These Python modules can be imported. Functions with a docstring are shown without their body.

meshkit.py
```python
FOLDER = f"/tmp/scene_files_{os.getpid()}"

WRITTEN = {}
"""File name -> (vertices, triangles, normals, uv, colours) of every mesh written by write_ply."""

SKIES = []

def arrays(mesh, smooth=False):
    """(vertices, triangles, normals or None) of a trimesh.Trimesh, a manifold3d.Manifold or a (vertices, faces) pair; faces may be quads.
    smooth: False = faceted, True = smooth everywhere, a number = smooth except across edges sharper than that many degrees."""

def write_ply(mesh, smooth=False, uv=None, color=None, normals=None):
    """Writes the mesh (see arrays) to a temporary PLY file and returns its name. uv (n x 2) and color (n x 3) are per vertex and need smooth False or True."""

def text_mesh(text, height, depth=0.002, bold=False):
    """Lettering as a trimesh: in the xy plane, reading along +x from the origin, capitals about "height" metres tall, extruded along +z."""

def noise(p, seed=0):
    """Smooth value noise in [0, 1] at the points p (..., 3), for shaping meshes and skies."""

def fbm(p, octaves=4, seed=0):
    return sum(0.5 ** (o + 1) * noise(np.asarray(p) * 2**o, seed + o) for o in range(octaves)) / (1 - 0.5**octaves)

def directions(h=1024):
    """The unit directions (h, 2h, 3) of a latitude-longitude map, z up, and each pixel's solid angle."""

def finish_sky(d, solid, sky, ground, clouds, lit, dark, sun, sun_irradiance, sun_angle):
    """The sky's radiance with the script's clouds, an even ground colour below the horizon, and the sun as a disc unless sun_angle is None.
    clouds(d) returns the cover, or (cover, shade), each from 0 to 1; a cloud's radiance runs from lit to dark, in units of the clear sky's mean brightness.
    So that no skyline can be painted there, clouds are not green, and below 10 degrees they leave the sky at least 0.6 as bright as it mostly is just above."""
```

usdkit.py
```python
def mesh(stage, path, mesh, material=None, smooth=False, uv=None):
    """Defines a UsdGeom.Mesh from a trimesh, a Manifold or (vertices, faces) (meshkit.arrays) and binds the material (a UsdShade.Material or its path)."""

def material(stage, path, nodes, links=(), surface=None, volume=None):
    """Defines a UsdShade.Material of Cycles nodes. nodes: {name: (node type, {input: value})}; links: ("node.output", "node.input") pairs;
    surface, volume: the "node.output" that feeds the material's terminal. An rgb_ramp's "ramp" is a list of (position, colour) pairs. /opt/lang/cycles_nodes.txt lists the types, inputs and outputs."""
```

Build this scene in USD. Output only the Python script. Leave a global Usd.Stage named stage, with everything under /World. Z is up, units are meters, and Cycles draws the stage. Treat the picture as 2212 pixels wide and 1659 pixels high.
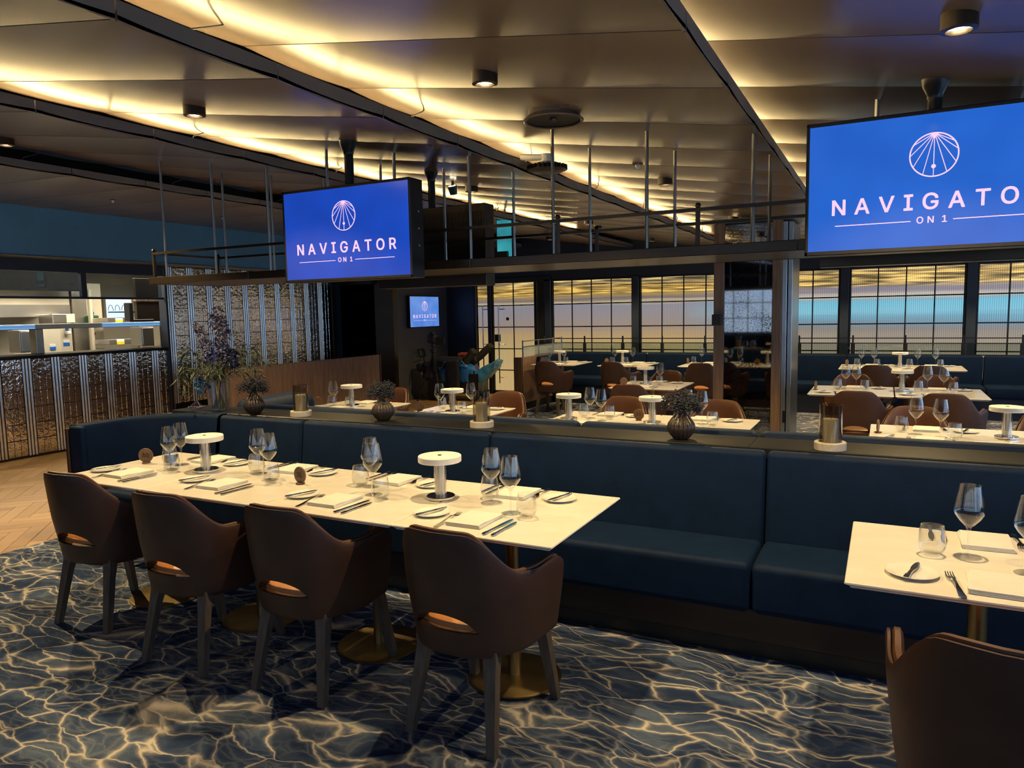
import math, random
import numpy as np, trimesh, usdkit, meshkit
from pxr import Usd, UsdGeom, UsdLux, UsdShade, Gf, Sdf
random.seed(7); RNG = np.random.RandomState(11)
stage = Usd.Stage.CreateInMemory()
UsdGeom.SetStageUpAxis(stage, UsdGeom.Tokens.z); UsdGeom.SetStageMetersPerUnit(stage, 1.0)
world = UsdGeom.Xform.Define(stage, '/World'); stage.SetDefaultPrim(world.GetPrim())
# ---------------------------------------------------------------- camera, lights, exposure
EYE = (0.0, 0.0, 1.6)
YAW, PITCH, ROLL, FPX = .474042, .0986277, -.0196384, 1570.0
def cam_axes():
    cy, sy = math.cos(YAW), math.sin(YAW)
    f0 = np.array([-sy, cy, 0]); r0 = np.array([cy, sy, 0]); z = np.array([0, 0, 1.])
    f = math.cos(PITCH)*f0 - math.sin(PITCH)*z; u = math.sin(PITCH)*f0 + math.cos(PITCH)*z
    return math.cos(ROLL)*r0 + math.sin(ROLL)*u, math.cos(ROLL)*u - math.sin(ROLL)*r0, f
R_, U_, F_ = cam_axes()
cam = UsdGeom.Camera.Define(stage, '/World/view_camera')
cam.AddTransformOp().Set(Gf.Matrix4d(*R_, 0, *U_, 0, *(-F_), 0, *EYE, 1))
cam.CreateHorizontalApertureAttr(36.0); cam.CreateVerticalApertureAttr(36.0*1659/2212)
cam.CreateFocalLengthAttr(36.0*FPX/2212); cam.CreateClippingRangeAttr(Gf.Vec2f(.05, 200))
cam.CreateExposureAttr(0.1)
dome = UsdLux.DomeLight.Define(stage, '/World/sky_light'); dome.CreateIntensityAttr(.02); dome.CreateColorAttr(Gf.Vec3f(.6, .75, 1.))
WARM = (1., .71, .325)
def spot(name, loc, power, cone=62, color=WARM, aim=(0, 0, -1), radius=.022):
    l = UsdLux.SphereLight.Define(stage, '/World/' + name)
    z = -np.array(aim, float)/np.linalg.norm(aim); x = np.cross([0, 1, 0.01], z); x /= np.linalg.norm(x); y = np.cross(z, x)
    l.AddTransformOp().Set(Gf.Matrix4d(*x, 0, *y, 0, *z, 0, *loc, 1))
    l.CreateRadiusAttr(radius); l.CreateIntensityAttr(power/(math.pi*radius**2)); l.CreateColorAttr(Gf.Vec3f(*color))
    sh = UsdLux.ShapingAPI.Apply(l.GetPrim()); sh.CreateShapingConeAngleAttr(cone); sh.CreateShapingConeSoftnessAttr(.35)
def ceiling_z(x):                                             # underside of the sloping strips
    for xr, zr, s in ((1.03, 2.42, .151), (-.593, 2.49, .151), (-2.22, 2.56, .151), (-4.0, 2.695, .14), (-6.2, 2.83, .03)):
        last = zr + s*(xr - x)
    out = None
    for xr, zr, s in ((-6.2, 2.83, .03), (-4.0, 2.695, .14), (-2.22, 2.56, .151), (-.593, 2.49, .151), (1.03, 2.42, .151), (2.75, 2.36, .151)):
        if x <= xr: return zr + s*(xr - x)
    return 2.36
DOWN = [(-1.56, 2.84), (-3.26, 2.76), (.19, 2.88), (-1.58, 5.81), (-3.27, 5.67), (.2, 5.75), (-4.75, 5.5), (-1.58, 8.75), (-3.3, 8.6), (.2, 8.7), (-4.9, 11.0), (-3.3, 11.3), (-1.58, 11.3), (.2, 11.3), (1.9, 11.2), (-5.72, 3.17), (1.9, 5.8)]
for i, (x, y) in enumerate(DOWN):
    spot('downlight_beam_%03d' % i, (x, y, ceiling_z(x) - .062), 10.8 if x > -5.5 else 24.)
kit = UsdLux.RectLight.Define(stage, '/World/kitchen_light'); kit.AddTranslateOp().Set((-9.95, 6.8, 2.58)); kit.CreateWidthAttr(1.2); kit.CreateHeightAttr(5)
kit.CreateIntensityAttr(11.); kit.CreateColorAttr(Gf.Vec3f(1., .88, .66))
# ---------------------------------------------------------------- helpers
taken = {}
def numbered(base, parent='/World'):
    n = taken.get((parent, base), 0); taken[(parent, base)] = n + 1
    return f'{parent}/{base}' + (f'_{n:03d}' if n else '')
def tag(p, label=None, cat=None, group=None, kind=None):
    for k, v in (('label', label), ('category', cat), ('group', group), ('kind', kind)):
        if v: p.SetCustomDataByKey(k, v)
    return p
def thing(name, label, cat, loc=(0, 0, 0), rz=0., group=None, kind=None):
    x = UsdGeom.Xform.Define(stage, numbered(name))
    x.AddTranslateOp().Set(Gf.Vec3d(*loc)); x.AddRotateZOp().Set(float(rz))
    return tag(x.GetPrim(), label, cat, group, kind)
def part(name, m, mat, parent, label=None, smooth=32, kind=None):
    if isinstance(m, list): m = trimesh.util.concatenate(m)
    p = usdkit.mesh(stage, numbered(name, str(parent.GetPath())), m, M[mat], smooth=smooth).GetPrim()
    return tag(p, label, None, None, kind)
def solo(name, m, mat, label, cat, group=None, smooth=32, kind=None):
    if isinstance(m, list): m = trimesh.util.concatenate(m)
    return tag(usdkit.mesh(stage, numbered(name), m, M[mat], smooth=smooth).GetPrim(), label, cat, group, kind)
def struct(name, label=None):
    return tag(UsdGeom.Xform.Define(stage, numbered(name)).GetPrim(), label, None, None, 'structure')
def dup(src, label, loc, rz=0., group=None):
    base = src.GetName().rstrip('0123456789').rstrip('_') if src.GetName()[-4:-3] == '_' else src.GetName()
    x = UsdGeom.Xform.Define(stage, numbered(base)); p = x.GetPrim()
    p.GetReferences().AddInternalReference(src.GetPath()); p.SetInstanceable(True)
    p.GetAttribute('xformOp:translate').Set(Gf.Vec3d(*loc)); p.GetAttribute('xformOp:rotateZ').Set(float(rz))
    was = src.GetCustomData()
    return tag(p, label, was['category'], group or was.get('group'))
protos = {}
GROUPS = {'downlight': 'round ceiling downlights', 'chair': 'brown leather armchairs at the tables', 'wine': 'wine glasses on the tables', 'tumb': 'water glasses on the tables', 'lamp': 'white disc table lamps', 'napkin': 'folded napkins at the places', 'plate': 'side plates at the places', 'bknife': 'butter knives on the side plates', 'fork': 'forks at the places', 'dknife': 'dinner knives at the places', 'sknife': 'smaller knives at the front places', 'candle': 'candle holders on the ledge', 'vase': 'ribbed vases on the ledge'}
def place(kind, builder, label, loc, rz=0., group=None):
    group = group or GROUPS.get(kind) or ('marble tables' if kind.startswith('table') else None)
    if kind in protos: return dup(protos[kind], label, loc, rz, group)
    protos[kind] = builder(label, loc, rz, group); return protos[kind]
def cat_(l): return trimesh.util.concatenate(l)
def bx(x0, x1, y0, y1, z0, z1):
    m = trimesh.creation.box([abs(x1-x0), abs(y1-y0), abs(z1-z0)]); m.apply_translation([(x0+x1)/2, (y0+y1)/2, (z0+z1)/2]); return m
def rbx(x0, x1, y0, y1, z0, z1, r=.01, k=1):
    """box with rounded (k>1) or chamfered edges"""
    x0, x1 = sorted((x0, x1)); y0, y1 = sorted((y0, y1)); z0, z1 = sorted((z0, z1))
    r = min(r, (x1-x0)*.49, (y1-y0)*.49, (z1-z0)*.49); P = []
    dirs = []
    for i in range(k+1):
        a = math.pi/2*i/k
        for j in range(k+1):
            b = math.pi/2*j/k; dirs.append((math.cos(b)*math.cos(a), math.cos(b)*math.sin(a), math.sin(b)))
    for sx in (-1, 1):
        for sy in (-1, 1):
            for sz in (-1, 1):
                c = np.array([(x1-r if sx > 0 else x0+r), (y1-r if sy > 0 else y0+r), (z1-r if sz > 0 else z0+r)])
                for d in dirs: P.append(c + r*np.array(d)*[sx, sy, sz])
    return trimesh.convex.convex_hull(np.array(P))
def cyl(r, z0, z1, x=0, y=0, n=20, r2=None):
    return lathe([(0, z0), (r, z0), (r if r2 is None else r2, z1), (0, z1)], n, x, y)
def lathe(prof, n=24, x=0, y=0, ribs=0, depth=0.):
    pr = np.array(prof, float); th = np.arange(n)*2*math.pi/n
    k = 1 + (depth*(np.abs(np.cos(th*ribs/2)) - .6) if ribs else 0*th)
    V = np.stack([np.outer(pr[:, 0], np.cos(th)*k) + x, np.outer(pr[:, 0], np.sin(th)*k) + y, np.repeat(pr[:, 1:2], n, 1)], -1).reshape(-1, 3)
    F = []
    for i in range(len(pr)-1):
        for j in range(n):
            a, b = i*n+j, i*n+(j+1) % n; F += [(a, b, b+n), (a, b+n, a+n)]
    m = trimesh.Trimesh(V, F, process=False); m.merge_vertices(); m.update_faces(m.nondegenerate_faces()); return m
def tube(P, r, n=8, caps=True):
    P = np.array(P, float); rr = np.full(len(P), r, float) if np.ndim(r) == 0 else np.array(r, float)
    T = np.gradient(P, axis=0); T /= np.linalg.norm(T, axis=1)[:, None]
    ref = np.array([0, 0, 1.]) if abs(T[0][2]) < .9 else np.array([1., 0, 0]); V = []
    for p, t, q in zip(P, T, rr):
        a = np.cross(t, ref); a /= np.linalg.norm(a); b = np.cross(t, a)
        for j in range(n):
            w = 2*math.pi*j/n; V.append(p + q*(math.cos(w)*a + math.sin(w)*b))
    F = []
    for i in range(len(P)-1):
        for j in range(n):
            a, b = i*n+j, i*n+(j+1) % n; F += [(a, b+n, b), (a, a+n, b+n)]
    if caps:
        V += [P[0], P[-1]]; c0, c1 = len(V)-2, len(V)-1; o = (len(P)-1)*n
        for j in range(n): F += [(c0, j, (j+1) % n), (c1, o+(j+1) % n, o+j)]
    m = trimesh.Trimesh(np.array(V), F, process=False); m.fix_normals(); return m
def bar(a, b, w, d=None):
    """square bar between two points"""
    a, b = np.array(a, float), np.array(b, float); d = d or w; L = np.linalg.norm(b-a); z = (b-a)/L
    ref = np.array([0, 1., 0]) if abs(z[1]) < .9 else np.array([1., 0, 0]); x = np.cross(ref, z); x /= np.linalg.norm(x); y = np.cross(z, x)
    m = trimesh.creation.box([w, d, L]); T = np.eye(4); T[:3, 0], T[:3, 1], T[:3, 2], T[:3, 3] = x, y, z, (a+b)/2; m.apply_transform(T); return m
def rot(m, deg, axis, about=(0, 0, 0)):
    m.apply_transform(trimesh.transformations.rotation_matrix(math.radians(deg), axis, about)); return m
def mv(m, x, y, z): m.apply_translation([x, y, z]); return m
def grid(P, flip=False):
    """quads over an (a,b,3) array"""
    a, b = P.shape[:2]; i = np.arange((a-1)*(b-1)); r, c = i//(b-1), i % (b-1); k = r*b+c
    F = np.stack([k, k+1, k+b+1, k+b], 1)
    if flip: F = F[:, ::-1]
    return trimesh.Trimesh(P.reshape(-1, 3), np.vstack([F[:, [0, 1, 2]], F[:, [0, 2, 3]]]), process=False)
def slab(P, t):
    """closed sheet: (a,b,3) upper points and the same points moved by vector t"""
    P = np.asarray(P, float); Q = P + np.asarray(t, float); a, b = P.shape[:2]
    L = [grid(P), grid(Q, True)]
    for e, f in ((P[0], Q[0]), (Q[-1], P[-1]), (Q[:, 0], P[:, 0]), (P[:, -1], Q[:, -1])): L.append(grid(np.stack([e, f])))
    m = cat_(L); m.merge_vertices(); m.fix_normals(); return m
# ---------------------------------------------------------------- materials
M = {}
def lin(c): return tuple(((v/255)/12.92 if v <= 10 else (((v/255)+.055)/1.055)**2.4) for v in c)
def pm(name, c1, c2=None, scale=6., rough=.5, metal=0., stretch=(1, 1, 1), bump=0., bscale=None, rough2=None, coords='object', **kw):
    c2 = c2 or tuple(v*.85 for v in c1)
    n = {'tc': ('texture_coordinate', {}), 'geo': ('geometry', {}), 'mp': ('mapping', {'scale': stretch}),
         'no': ('noise_texture', {'scale': scale, 'detail': 4., 'roughness': .6}),
         'rp': ('rgb_ramp', {'ramp': [(.32, c2), (.68, c1)]}), 'p': ('principled_bsdf', {'roughness': rough, 'metallic': metal, **kw})}
    l = [('tc.object' if coords == 'object' else 'geo.position', 'mp.vector'), ('mp.vector', 'no.vector'), ('no.fac', 'rp.fac'), ('rp.color', 'p.base_color')]
    if rough2 is not None:
        n['mr'] = ('map_range', {'from_min': .3, 'from_max': .7, 'to_min': rough, 'to_max': rough2}); l += [('no.fac', 'mr.value'), ('mr.result', 'p.roughness')]
    if bump:
        n['n2'] = ('noise_texture', {'scale': bscale or scale*4, 'detail': 3.}); n['b'] = ('bump', {'strength': 1., 'distance': bump})
        l += [('mp.vector', 'n2.vector'), ('n2.fac', 'b.height'), ('b.normal', 'p.normal')]
    M[name] = usdkit.material(stage, '/World/Looks/' + name, n, l, surface='p.BSDF')
def glow(name, c, strength, c2=None):
    n = {'tc': ('texture_coordinate', {}), 'no': ('noise_texture', {'scale': 3.}), 'rp': ('rgb_ramp', {'ramp': [(.3, c2 or c), (.7, c)]}), 'p': ('principled_bsdf', {'base_color': (.02, .02, .02), 'roughness': .12, 'emission_strength': strength})}
    M[name] = usdkit.material(stage, '/World/Looks/' + name, n, [('tc.object', 'no.vector'), ('no.fac', 'rp.fac'), ('rp.color', 'p.emission_color')], surface='p.BSDF')
def clear(name, tint=(.97, .98, .98), k=3.2, f0=.045, top=.85, gcol=(1, 1, 1), rough=0.):
    """thin see-through glass: reflection rises towards grazing angles on either side of the sheet"""
    n = {'no': ('noise_texture', {'scale': 2.}), 'rp': ('rgb_ramp', {'ramp': [(.3, tuple(.985*v for v in tint)), (.7, tint)]}), 't': ('transparent_bsdf', {}), 'g': ('glossy_bsdf', {'color': gcol, 'roughness': rough}),
         'f': ('layer_weight', {'blend': .5}), 'pw': ('math', {'math_type': 'power', 'value2': k}), 'ma': ('math', {'math_type': 'multiply_add', 'value2': top, 'value3': f0}), 'm': ('mix_closure', {})}
    M[name] = usdkit.material(stage, '/World/Looks/' + name, n, [('no.fac', 'rp.fac'), ('rp.color', 't.color'), ('f.facing', 'pw.value1'), ('pw.value', 'ma.value1'), ('ma.value', 'm.fac'), ('t.BSDF', 'm.closure1'), ('g.BSDF', 'm.closure2')], surface='m.closure')
pm('marble', (.80, .77, .72), (.73, .69, .63), 3.2, .14, stretch=(1, 2.2, 1), specular_ior_level=.5)
pm('velvet', (.0036, .0155, .051), (.0026, .0112, .037), 9., .62, specular_ior_level=.14, sheen_weight=.03, sheen_tint=(.2, .4, .8), bump=.0006, bscale=260)
pm('navy_paint', (.012, .022, .045), (.010, .018, .038), 3., .45)
pm('navy_wall', (.09, .28, .50), (.075, .24, .43), 2., .5)
pm('dark_wall', (.085, .090, .105), (.070, .076, .090), 2., .55)
pm('black', (.010, .010, .011), (.007, .007, .008), 5., .42)
pm('black_metal', (.018, .018, .02), (.013, .013, .015), 5., .32, metal=.5)
pm('bronze_dark', (.066, .052, .040), (.056, .043, .033), 3., .30, metal=.7)
pm('ceiling_panel', (.178, .134, .104), (.168, .126, .098), 1.2, .27, specular_ior_level=.7)
pm('fascia', (.21, .185, .16), (.19, .168, .145), 2., .38, metal=.2)
pm('steel', (.82, .81, .79), (.76, .75, .73), 4., .24, metal=1., rough2=.34)
pm('rod_steel', (.42, .40, .37), (.36, .34, .31), 4., .28, metal=1.)
pm('chrome', (.72, .70, .68), (.68, .66, .64), 4., .07, metal=1.)
pm('cutlery_steel', (.66, .65, .64), (.62, .61, .60), 20., .12, metal=1.)
pm('brass', (.42, .31, .15), (.37, .27, .13), 5., .30, metal=1., rough2=.36)
pm('walnut', (.085, .048, .030), (.045, .024, .015), 5., .42, stretch=(7, 7, .55))
pm('walnut_light', (.24, .15, .105), (.13, .078, .052), 5., .40, stretch=(7, 7, .45))
pm('walnut_sign', (.17, .095, .055), (.09, .047, .026), 30., .45, stretch=(5, 1, 1))
pm('leg_wood', (.125, .095, .075), (.070, .052, .040), 8., .45, stretch=(6, 6, .7))
pm('plinth_wood', (.030, .018, .013), (.018, .011, .008), 3., .4, stretch=(.5, 6, 6))
for i, (a, b) in enumerate((((.46, .30, .14), (.36, .22, .10)), ((.40, .255, .115), (.31, .19, .08)), ((.52, .35, .18), (.42, .27, .13)))):
    pm('oak_%d' % i, a, b, 3., .38, stretch=(8, .9, 1), rough2=.5)
pm('shell_leather', (.060, .027, .0185), (.042, .0190, .0130), 7., .43, bump=.0005, bscale=160)
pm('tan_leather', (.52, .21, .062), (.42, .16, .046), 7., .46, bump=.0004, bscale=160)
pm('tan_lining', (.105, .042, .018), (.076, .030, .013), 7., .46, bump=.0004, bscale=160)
pm('napkin', (.68, .665, .64), (.64, .625, .60), 20., .85, bump=.0004, bscale=500)
pm('porcelain', (.78, .77, .74), (.75, .74, .71), 5., .14)
pm('lamp_white', (.80, .79, .77), (.77, .76, .74), 5., .45)
pm('ink', (.012, .009, .007), (.010, .008, .006), 5., .5)
pm('travertine', (.50, .46, .40), (.38, .34, .29), 14., .6, bump=.0012, bscale=60)
pm('wax', (.42, .43, .42), (.38, .39, .38), 5., .5, subsurface_weight=.1)
pm('vase_ceramic', (.042, .030, .025), (.030, .021, .018), 9., .34)
pm('dried_flower', (.045, .050, .066), (.012, .014, .020), 60., .8)
pm('blossom_blue', (.11, .13, .30), (.05, .06, .17), 40., .7)
pm('blossom_mauve', (.15, .13, .22), (.07, .06, .12), 40., .7)
pm('blossom_navy', (.012, .02, .075), (.008, .012, .045), 40., .7)
pm('blossom_teal', (.03, .12, .28), (.015, .06, .16), 40., .7)
pm('foliage', (.070, .095, .055), (.035, .050, .030), 30., .6)
pm('stem_green', (.11, .11, .055), (.06, .065, .035), 30., .6)
pm('kitchen_white', (.62, .56, .44), (.57, .51, .40), 2., .45)
pm('kitchen_steel', (.55, .52, .46), (.48, .45, .40), 2., .30, metal=.9)
pm('counter_dark', (.017, .018, .021), (.013, .014, .016), 3., .36, specular_ior_level=.18)
pm('first_aid_green', (.01, .10, .045), (.008, .08, .036), 4., .4)
pm('sign_blue', (.02, .14, .55), (.02, .12, .50), 4., .4)
pm('sign_white', (.75, .75, .72), (.70, .70, .68), 4., .4)
pm('sign_yellow', (.75, .52, .02), (.70, .48, .02), 4., .4)
pm('sign_red', (.55, .03, .02), (.5, .025, .02), 4., .4)
pm('bag_blue', (.02, .20, .62), (.015, .14, .48), 9., .35, bump=.004, bscale=14)
pm('bag_light_blue', (.07, .36, .70), (.04, .22, .52), 9., .35, bump=.004, bscale=14)
pm('jacket_navy', (.014, .017, .030), (.009, .011, .02), 9., .8, bump=.004, bscale=16)
pm('khaki', (.040, .034, .022), (.025, .021, .014), 9., .8, bump=.004, bscale=16)
pm('orange_cloth', (.50, .08, .02), (.40, .06, .015), 9., .7)
pm('rubber', (.012, .012, .012), (.009, .009, .009), 9., .7)
pm('frost_glass', (.45, .52, .55), (.40, .47, .50), 3., .35, alpha=.55)
pm('antique_frame', (.35, .38, .42), (.30, .33, .37), 3., .3, metal=.9)
glow('screen_blue', lin((22, 72, 190)), 1.0, lin((18, 62, 168)))
glow('screen_blue_bright', lin((32, 100, 205)), 1.0, lin((24, 88, 190)))
glow('screen_pale', lin((70, 122, 215)), .95, lin((110, 150, 220)))
glow('logo_pink', lin((250, 205, 235)), 1.0)
glow('screen_cyan', lin((70, 190, 200)), .7, lin((30, 110, 130)))
glow('led', (1., .72, .32), 52.)
glow('led_white', (1., .80, .50), 26.)
glow('lens', (1., .86, .58), 9.)
glow('tube_blue', lin((110, 165, 225)), .8)
clear('glass'); clear('smoky_glass', (.82, .78, .70)); clear('vase_glass', (.80, .84, .86)); clear('transom_glass', (.72, .76, .80)); clear('screen_glass', (.74, .80, .78)); clear('acrylic', (.90, .90, .90), f0=.14, k=2.5)
# reeded lit panes of the lattice: the blurred outdoors beyond, drawn sideways by the flutes
def pane_material(name, gain, blue):
    n = {'g': ('geometry', {}), 's': ('separate_xyz', {}),
         'zr': ('map_range', {'from_min': .4, 'from_max': 2.2, 'to_min': 0, 'to_max': 1}),
         'm1': ('mapping', {'scale': (.35, .35, 16.)}), 'n1': ('noise_texture', {'scale': 1., 'detail': 3., 'roughness': .6}),
         'm2': ('mapping', {'scale': (1.5, 1.5, 30.)}), 'n2': ('noise_texture', {'scale': 1., 'detail': 2.}),
         'zz': ('math', {'math_type': 'multiply_add', 'value2': .10, 'value3': -.05}), 'za': ('math', {'math_type': 'add'}),
         'rw': ('rgb_ramp', {'ramp': [(0., (.46, .32, .14)), (.28, (.40, .29, .13)), (.42, (.37, .25, .12)), (.50, (.26, .20, .16)), (.60, (.23, .20, .20)), (.72, (.21, .20, .24)), (.75, (.42, .34, .20)), (.78, (.15, .12, .12)), (.83, (.38, .25, .07)), (.90, (.36, .23, .06)), (.95, (.24, .18, .09)), (1., (.34, .26, .13))]}),
         'rb': ('rgb_ramp', {'ramp': [(0., (.36, .29, .20)), (.30, (.32, .26, .19)), (.46, (.20, .18, .16)), (.50, (.14, .20, .26)), (.56, (.12, .30, .40)), (.62, (.17, .42, .54)), (.68, (.14, .42, .55)), (.72, (.20, .34, .42)), (.74, (.46, .40, .32)), (.80, (.20, .18, .23)), (.85, (.42, .29, .10)), (.92, (.38, .26, .09)), (1., (.30, .23, .14))]}),
         'br': ('rgb_ramp', {'ramp': [(.38, (.25, .25, .25)), (.48, (.8, .8, .8)), (.56, (1.5, 1.4, 1.2)), (.64, (2.6, 2.5, 1.9))]}),
         'hi': ('map_range', {'from_min': 1.86, 'from_max': 1.92, 'to_min': 0., 'to_max': 1., 'clamp': True}),
         'mb': ('mix_color', {'blend_type': 'multiply', 'use_clamp': False}),
         'xb': ('map_range', {'from_min': -3.2, 'from_max': -1.4, 'to_min': 0. + blue, 'to_max': 1., 'clamp': True}),
         'mx': ('mix_color', {}), 'w': ('wave_texture', {'scale': 11.6, 'bands_direction': 'x'}), 'wr': ('map_range', {'to_min': .72, 'to_max': 1.12}),
         'fl': ('vector_math', {'vector_math_type': 'scale', 'math_type': 'scale'}),
         'bp': ('bump', {'strength': .35, 'distance': .004}), 'p': ('principled_bsdf', {'base_color': (.03, .03, .03), 'roughness': .16, 'emission_strength': gain})}
    n['fl'] = ('vector_math', {'math_type': 'scale'})
    l = [('g.position', 's.vector'), ('g.position', 'm1.vector'), ('m1.vector', 'n1.vector'), ('g.position', 'm2.vector'), ('m2.vector', 'n2.vector'), ('n1.fac', 'zz.value1'), ('s.z', 'zr.value'),
         ('zr.result', 'za.value1'), ('zz.value', 'za.value2'), ('za.value', 'rw.fac'), ('za.value', 'rb.fac'), ('n2.fac', 'br.fac'), ('s.z', 'hi.value'), ('s.x', 'xb.value'), ('xb.result', 'mx.fac'), ('rw.color', 'mx.a'), ('rb.color', 'mx.b'),
         ('hi.result', 'mb.fac'), ('mx.result', 'mb.a'), ('br.color', 'mb.b'), ('g.position', 'w.vector'), ('w.fac', 'wr.value'), ('mb.result', 'fl.vector1'), ('wr.result', 'fl.scale'), ('fl.vector', 'p.emission_color'), ('w.fac', 'bp.height'), ('bp.normal', 'p.normal')]
    M[name] = usdkit.material(stage, '/World/Looks/' + name, n, l, surface='p.BSDF')
pane_material('reeded_pane', 1.15, 0.)
glow('day_pane', (.48, .66, .95), 1.5, (.58, .76, 1.0))
glow('day_pane_right', (.36, .60, 1.0), 2.7, (.46, .70, 1.0))
# carpet: pale caustic lines on dark blue, like light on water
n = {'g': ('geometry', {}), 'n0': ('noise_texture', {'scale': 2.3, 'detail': 1.2}), 'sub': ('vector_math', {'math_type': 'subtract', 'vector2': (.5, .5, .5)}), 'sc': ('vector_math', {'math_type': 'scale', 'scale': .30}), 'ad': ('vector_math', {'math_type': 'add'}),
     'n9': ('noise_texture', {'scale': 11., 'detail': 2.}), 'sub9': ('vector_math', {'math_type': 'subtract', 'vector2': (.5, .5, .5)}), 'sc9': ('vector_math', {'math_type': 'scale', 'scale': .055}), 'ad9': ('vector_math', {'math_type': 'add'}),
     'mp': ('mapping', {'rotation': (0, 0, .16), 'scale': (.95, 2.5, 0.)}), 'v1': ('voronoi_texture', {'feature': 'distance_to_edge', 'scale': 4.6}), 'v2': ('voronoi_texture', {'feature': 'distance_to_edge', 'scale': 9.5}),
     'n3': ('noise_texture', {'scale': 3.4, 'detail': 2.}), 'n4': ('noise_texture', {'scale': 160., 'detail': 1.}), 'wd': ('map_range', {'from_min': .34, 'from_max': .68, 'to_min': .055, 'to_max': .17}), 'd1': ('math', {'math_type': 'divide'}),
     'r1': ('rgb_ramp', {'ramp': [(0., (1, 1, 1)), (.14, (.72, .72, .72)), (.30, (.26, .26, .26)), (.62, (.05, .05, .05)), (1., (0, 0, 0))]}), 'fade': ('map_range', {'from_min': .36, 'from_max': .56, 'to_min': .30, 'to_max': 1., 'clamp': True}), 'lf': ('math', {'math_type': 'multiply'}),
     'r2': ('rgb_ramp', {'ramp': [(0., (1, 1, 1)), (.07, (.25, .25, .25)), (.2, (0, 0, 0))]}), 'n5': ('noise_texture', {'scale': 2.1, 'detail': 4., 'roughness': .6}), 'n6': ('noise_texture', {'scale': 1.6, 'detail': 2.}), 'k2': ('map_range', {'from_min': .40, 'from_max': .62, 'to_min': .05, 'to_max': .75, 'clamp': True}), 'mu': ('math', {'math_type': 'multiply'}),
     'base': ('rgb_ramp', {'ramp': [(.30, (.008, .018, .060)), (.50, (.024, .046, .115)), (.66, (.095, .135, .225))]}), 'mA': ('mix_color', {'b': (.23, .26, .31)}), 'mB': ('mix_color', {'b': (.66, .60, .52)}),
     'bp': ('bump', {'strength': .6, 'distance': .004}), 'p': ('principled_bsdf', {'roughness': .95, 'specular_ior_level': .15})}
l = [('g.position', 'n0.vector'), ('n0.color', 'sub.vector1'), ('sub.vector', 'sc.vector1'), ('g.position', 'ad.vector1'), ('sc.vector', 'ad.vector2'), ('g.position', 'n9.vector'), ('n9.color', 'sub9.vector1'), ('sub9.vector', 'sc9.vector1'), ('ad.vector', 'ad9.vector1'), ('sc9.vector', 'ad9.vector2'), ('ad9.vector', 'mp.vector'), ('mp.vector', 'v1.vector'), ('mp.vector', 'v2.vector'),
     ('g.position', 'n3.vector'), ('g.position', 'n4.vector'), ('mp.vector', 'n5.vector'), ('g.position', 'n6.vector'), ('n3.fac', 'wd.value'), ('v1.distance', 'd1.value1'), ('wd.result', 'd1.value2'), ('d1.value', 'r1.fac'), ('n5.fac', 'fade.value'), ('r1.color', 'lf.value1'), ('fade.result', 'lf.value2'), ('v2.distance', 'r2.fac'), ('n6.fac', 'k2.value'), ('r2.color', 'mu.value1'), ('k2.result', 'mu.value2'),
     ('n5.fac', 'base.fac'), ('base.color', 'mA.a'), ('mu.value', 'mA.fac'), ('mA.result', 'mB.a'), ('lf.value', 'mB.fac'), ('mB.result', 'p.base_color'), ('n4.fac', 'bp.height'), ('bp.normal', 'p.normal')]
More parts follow.
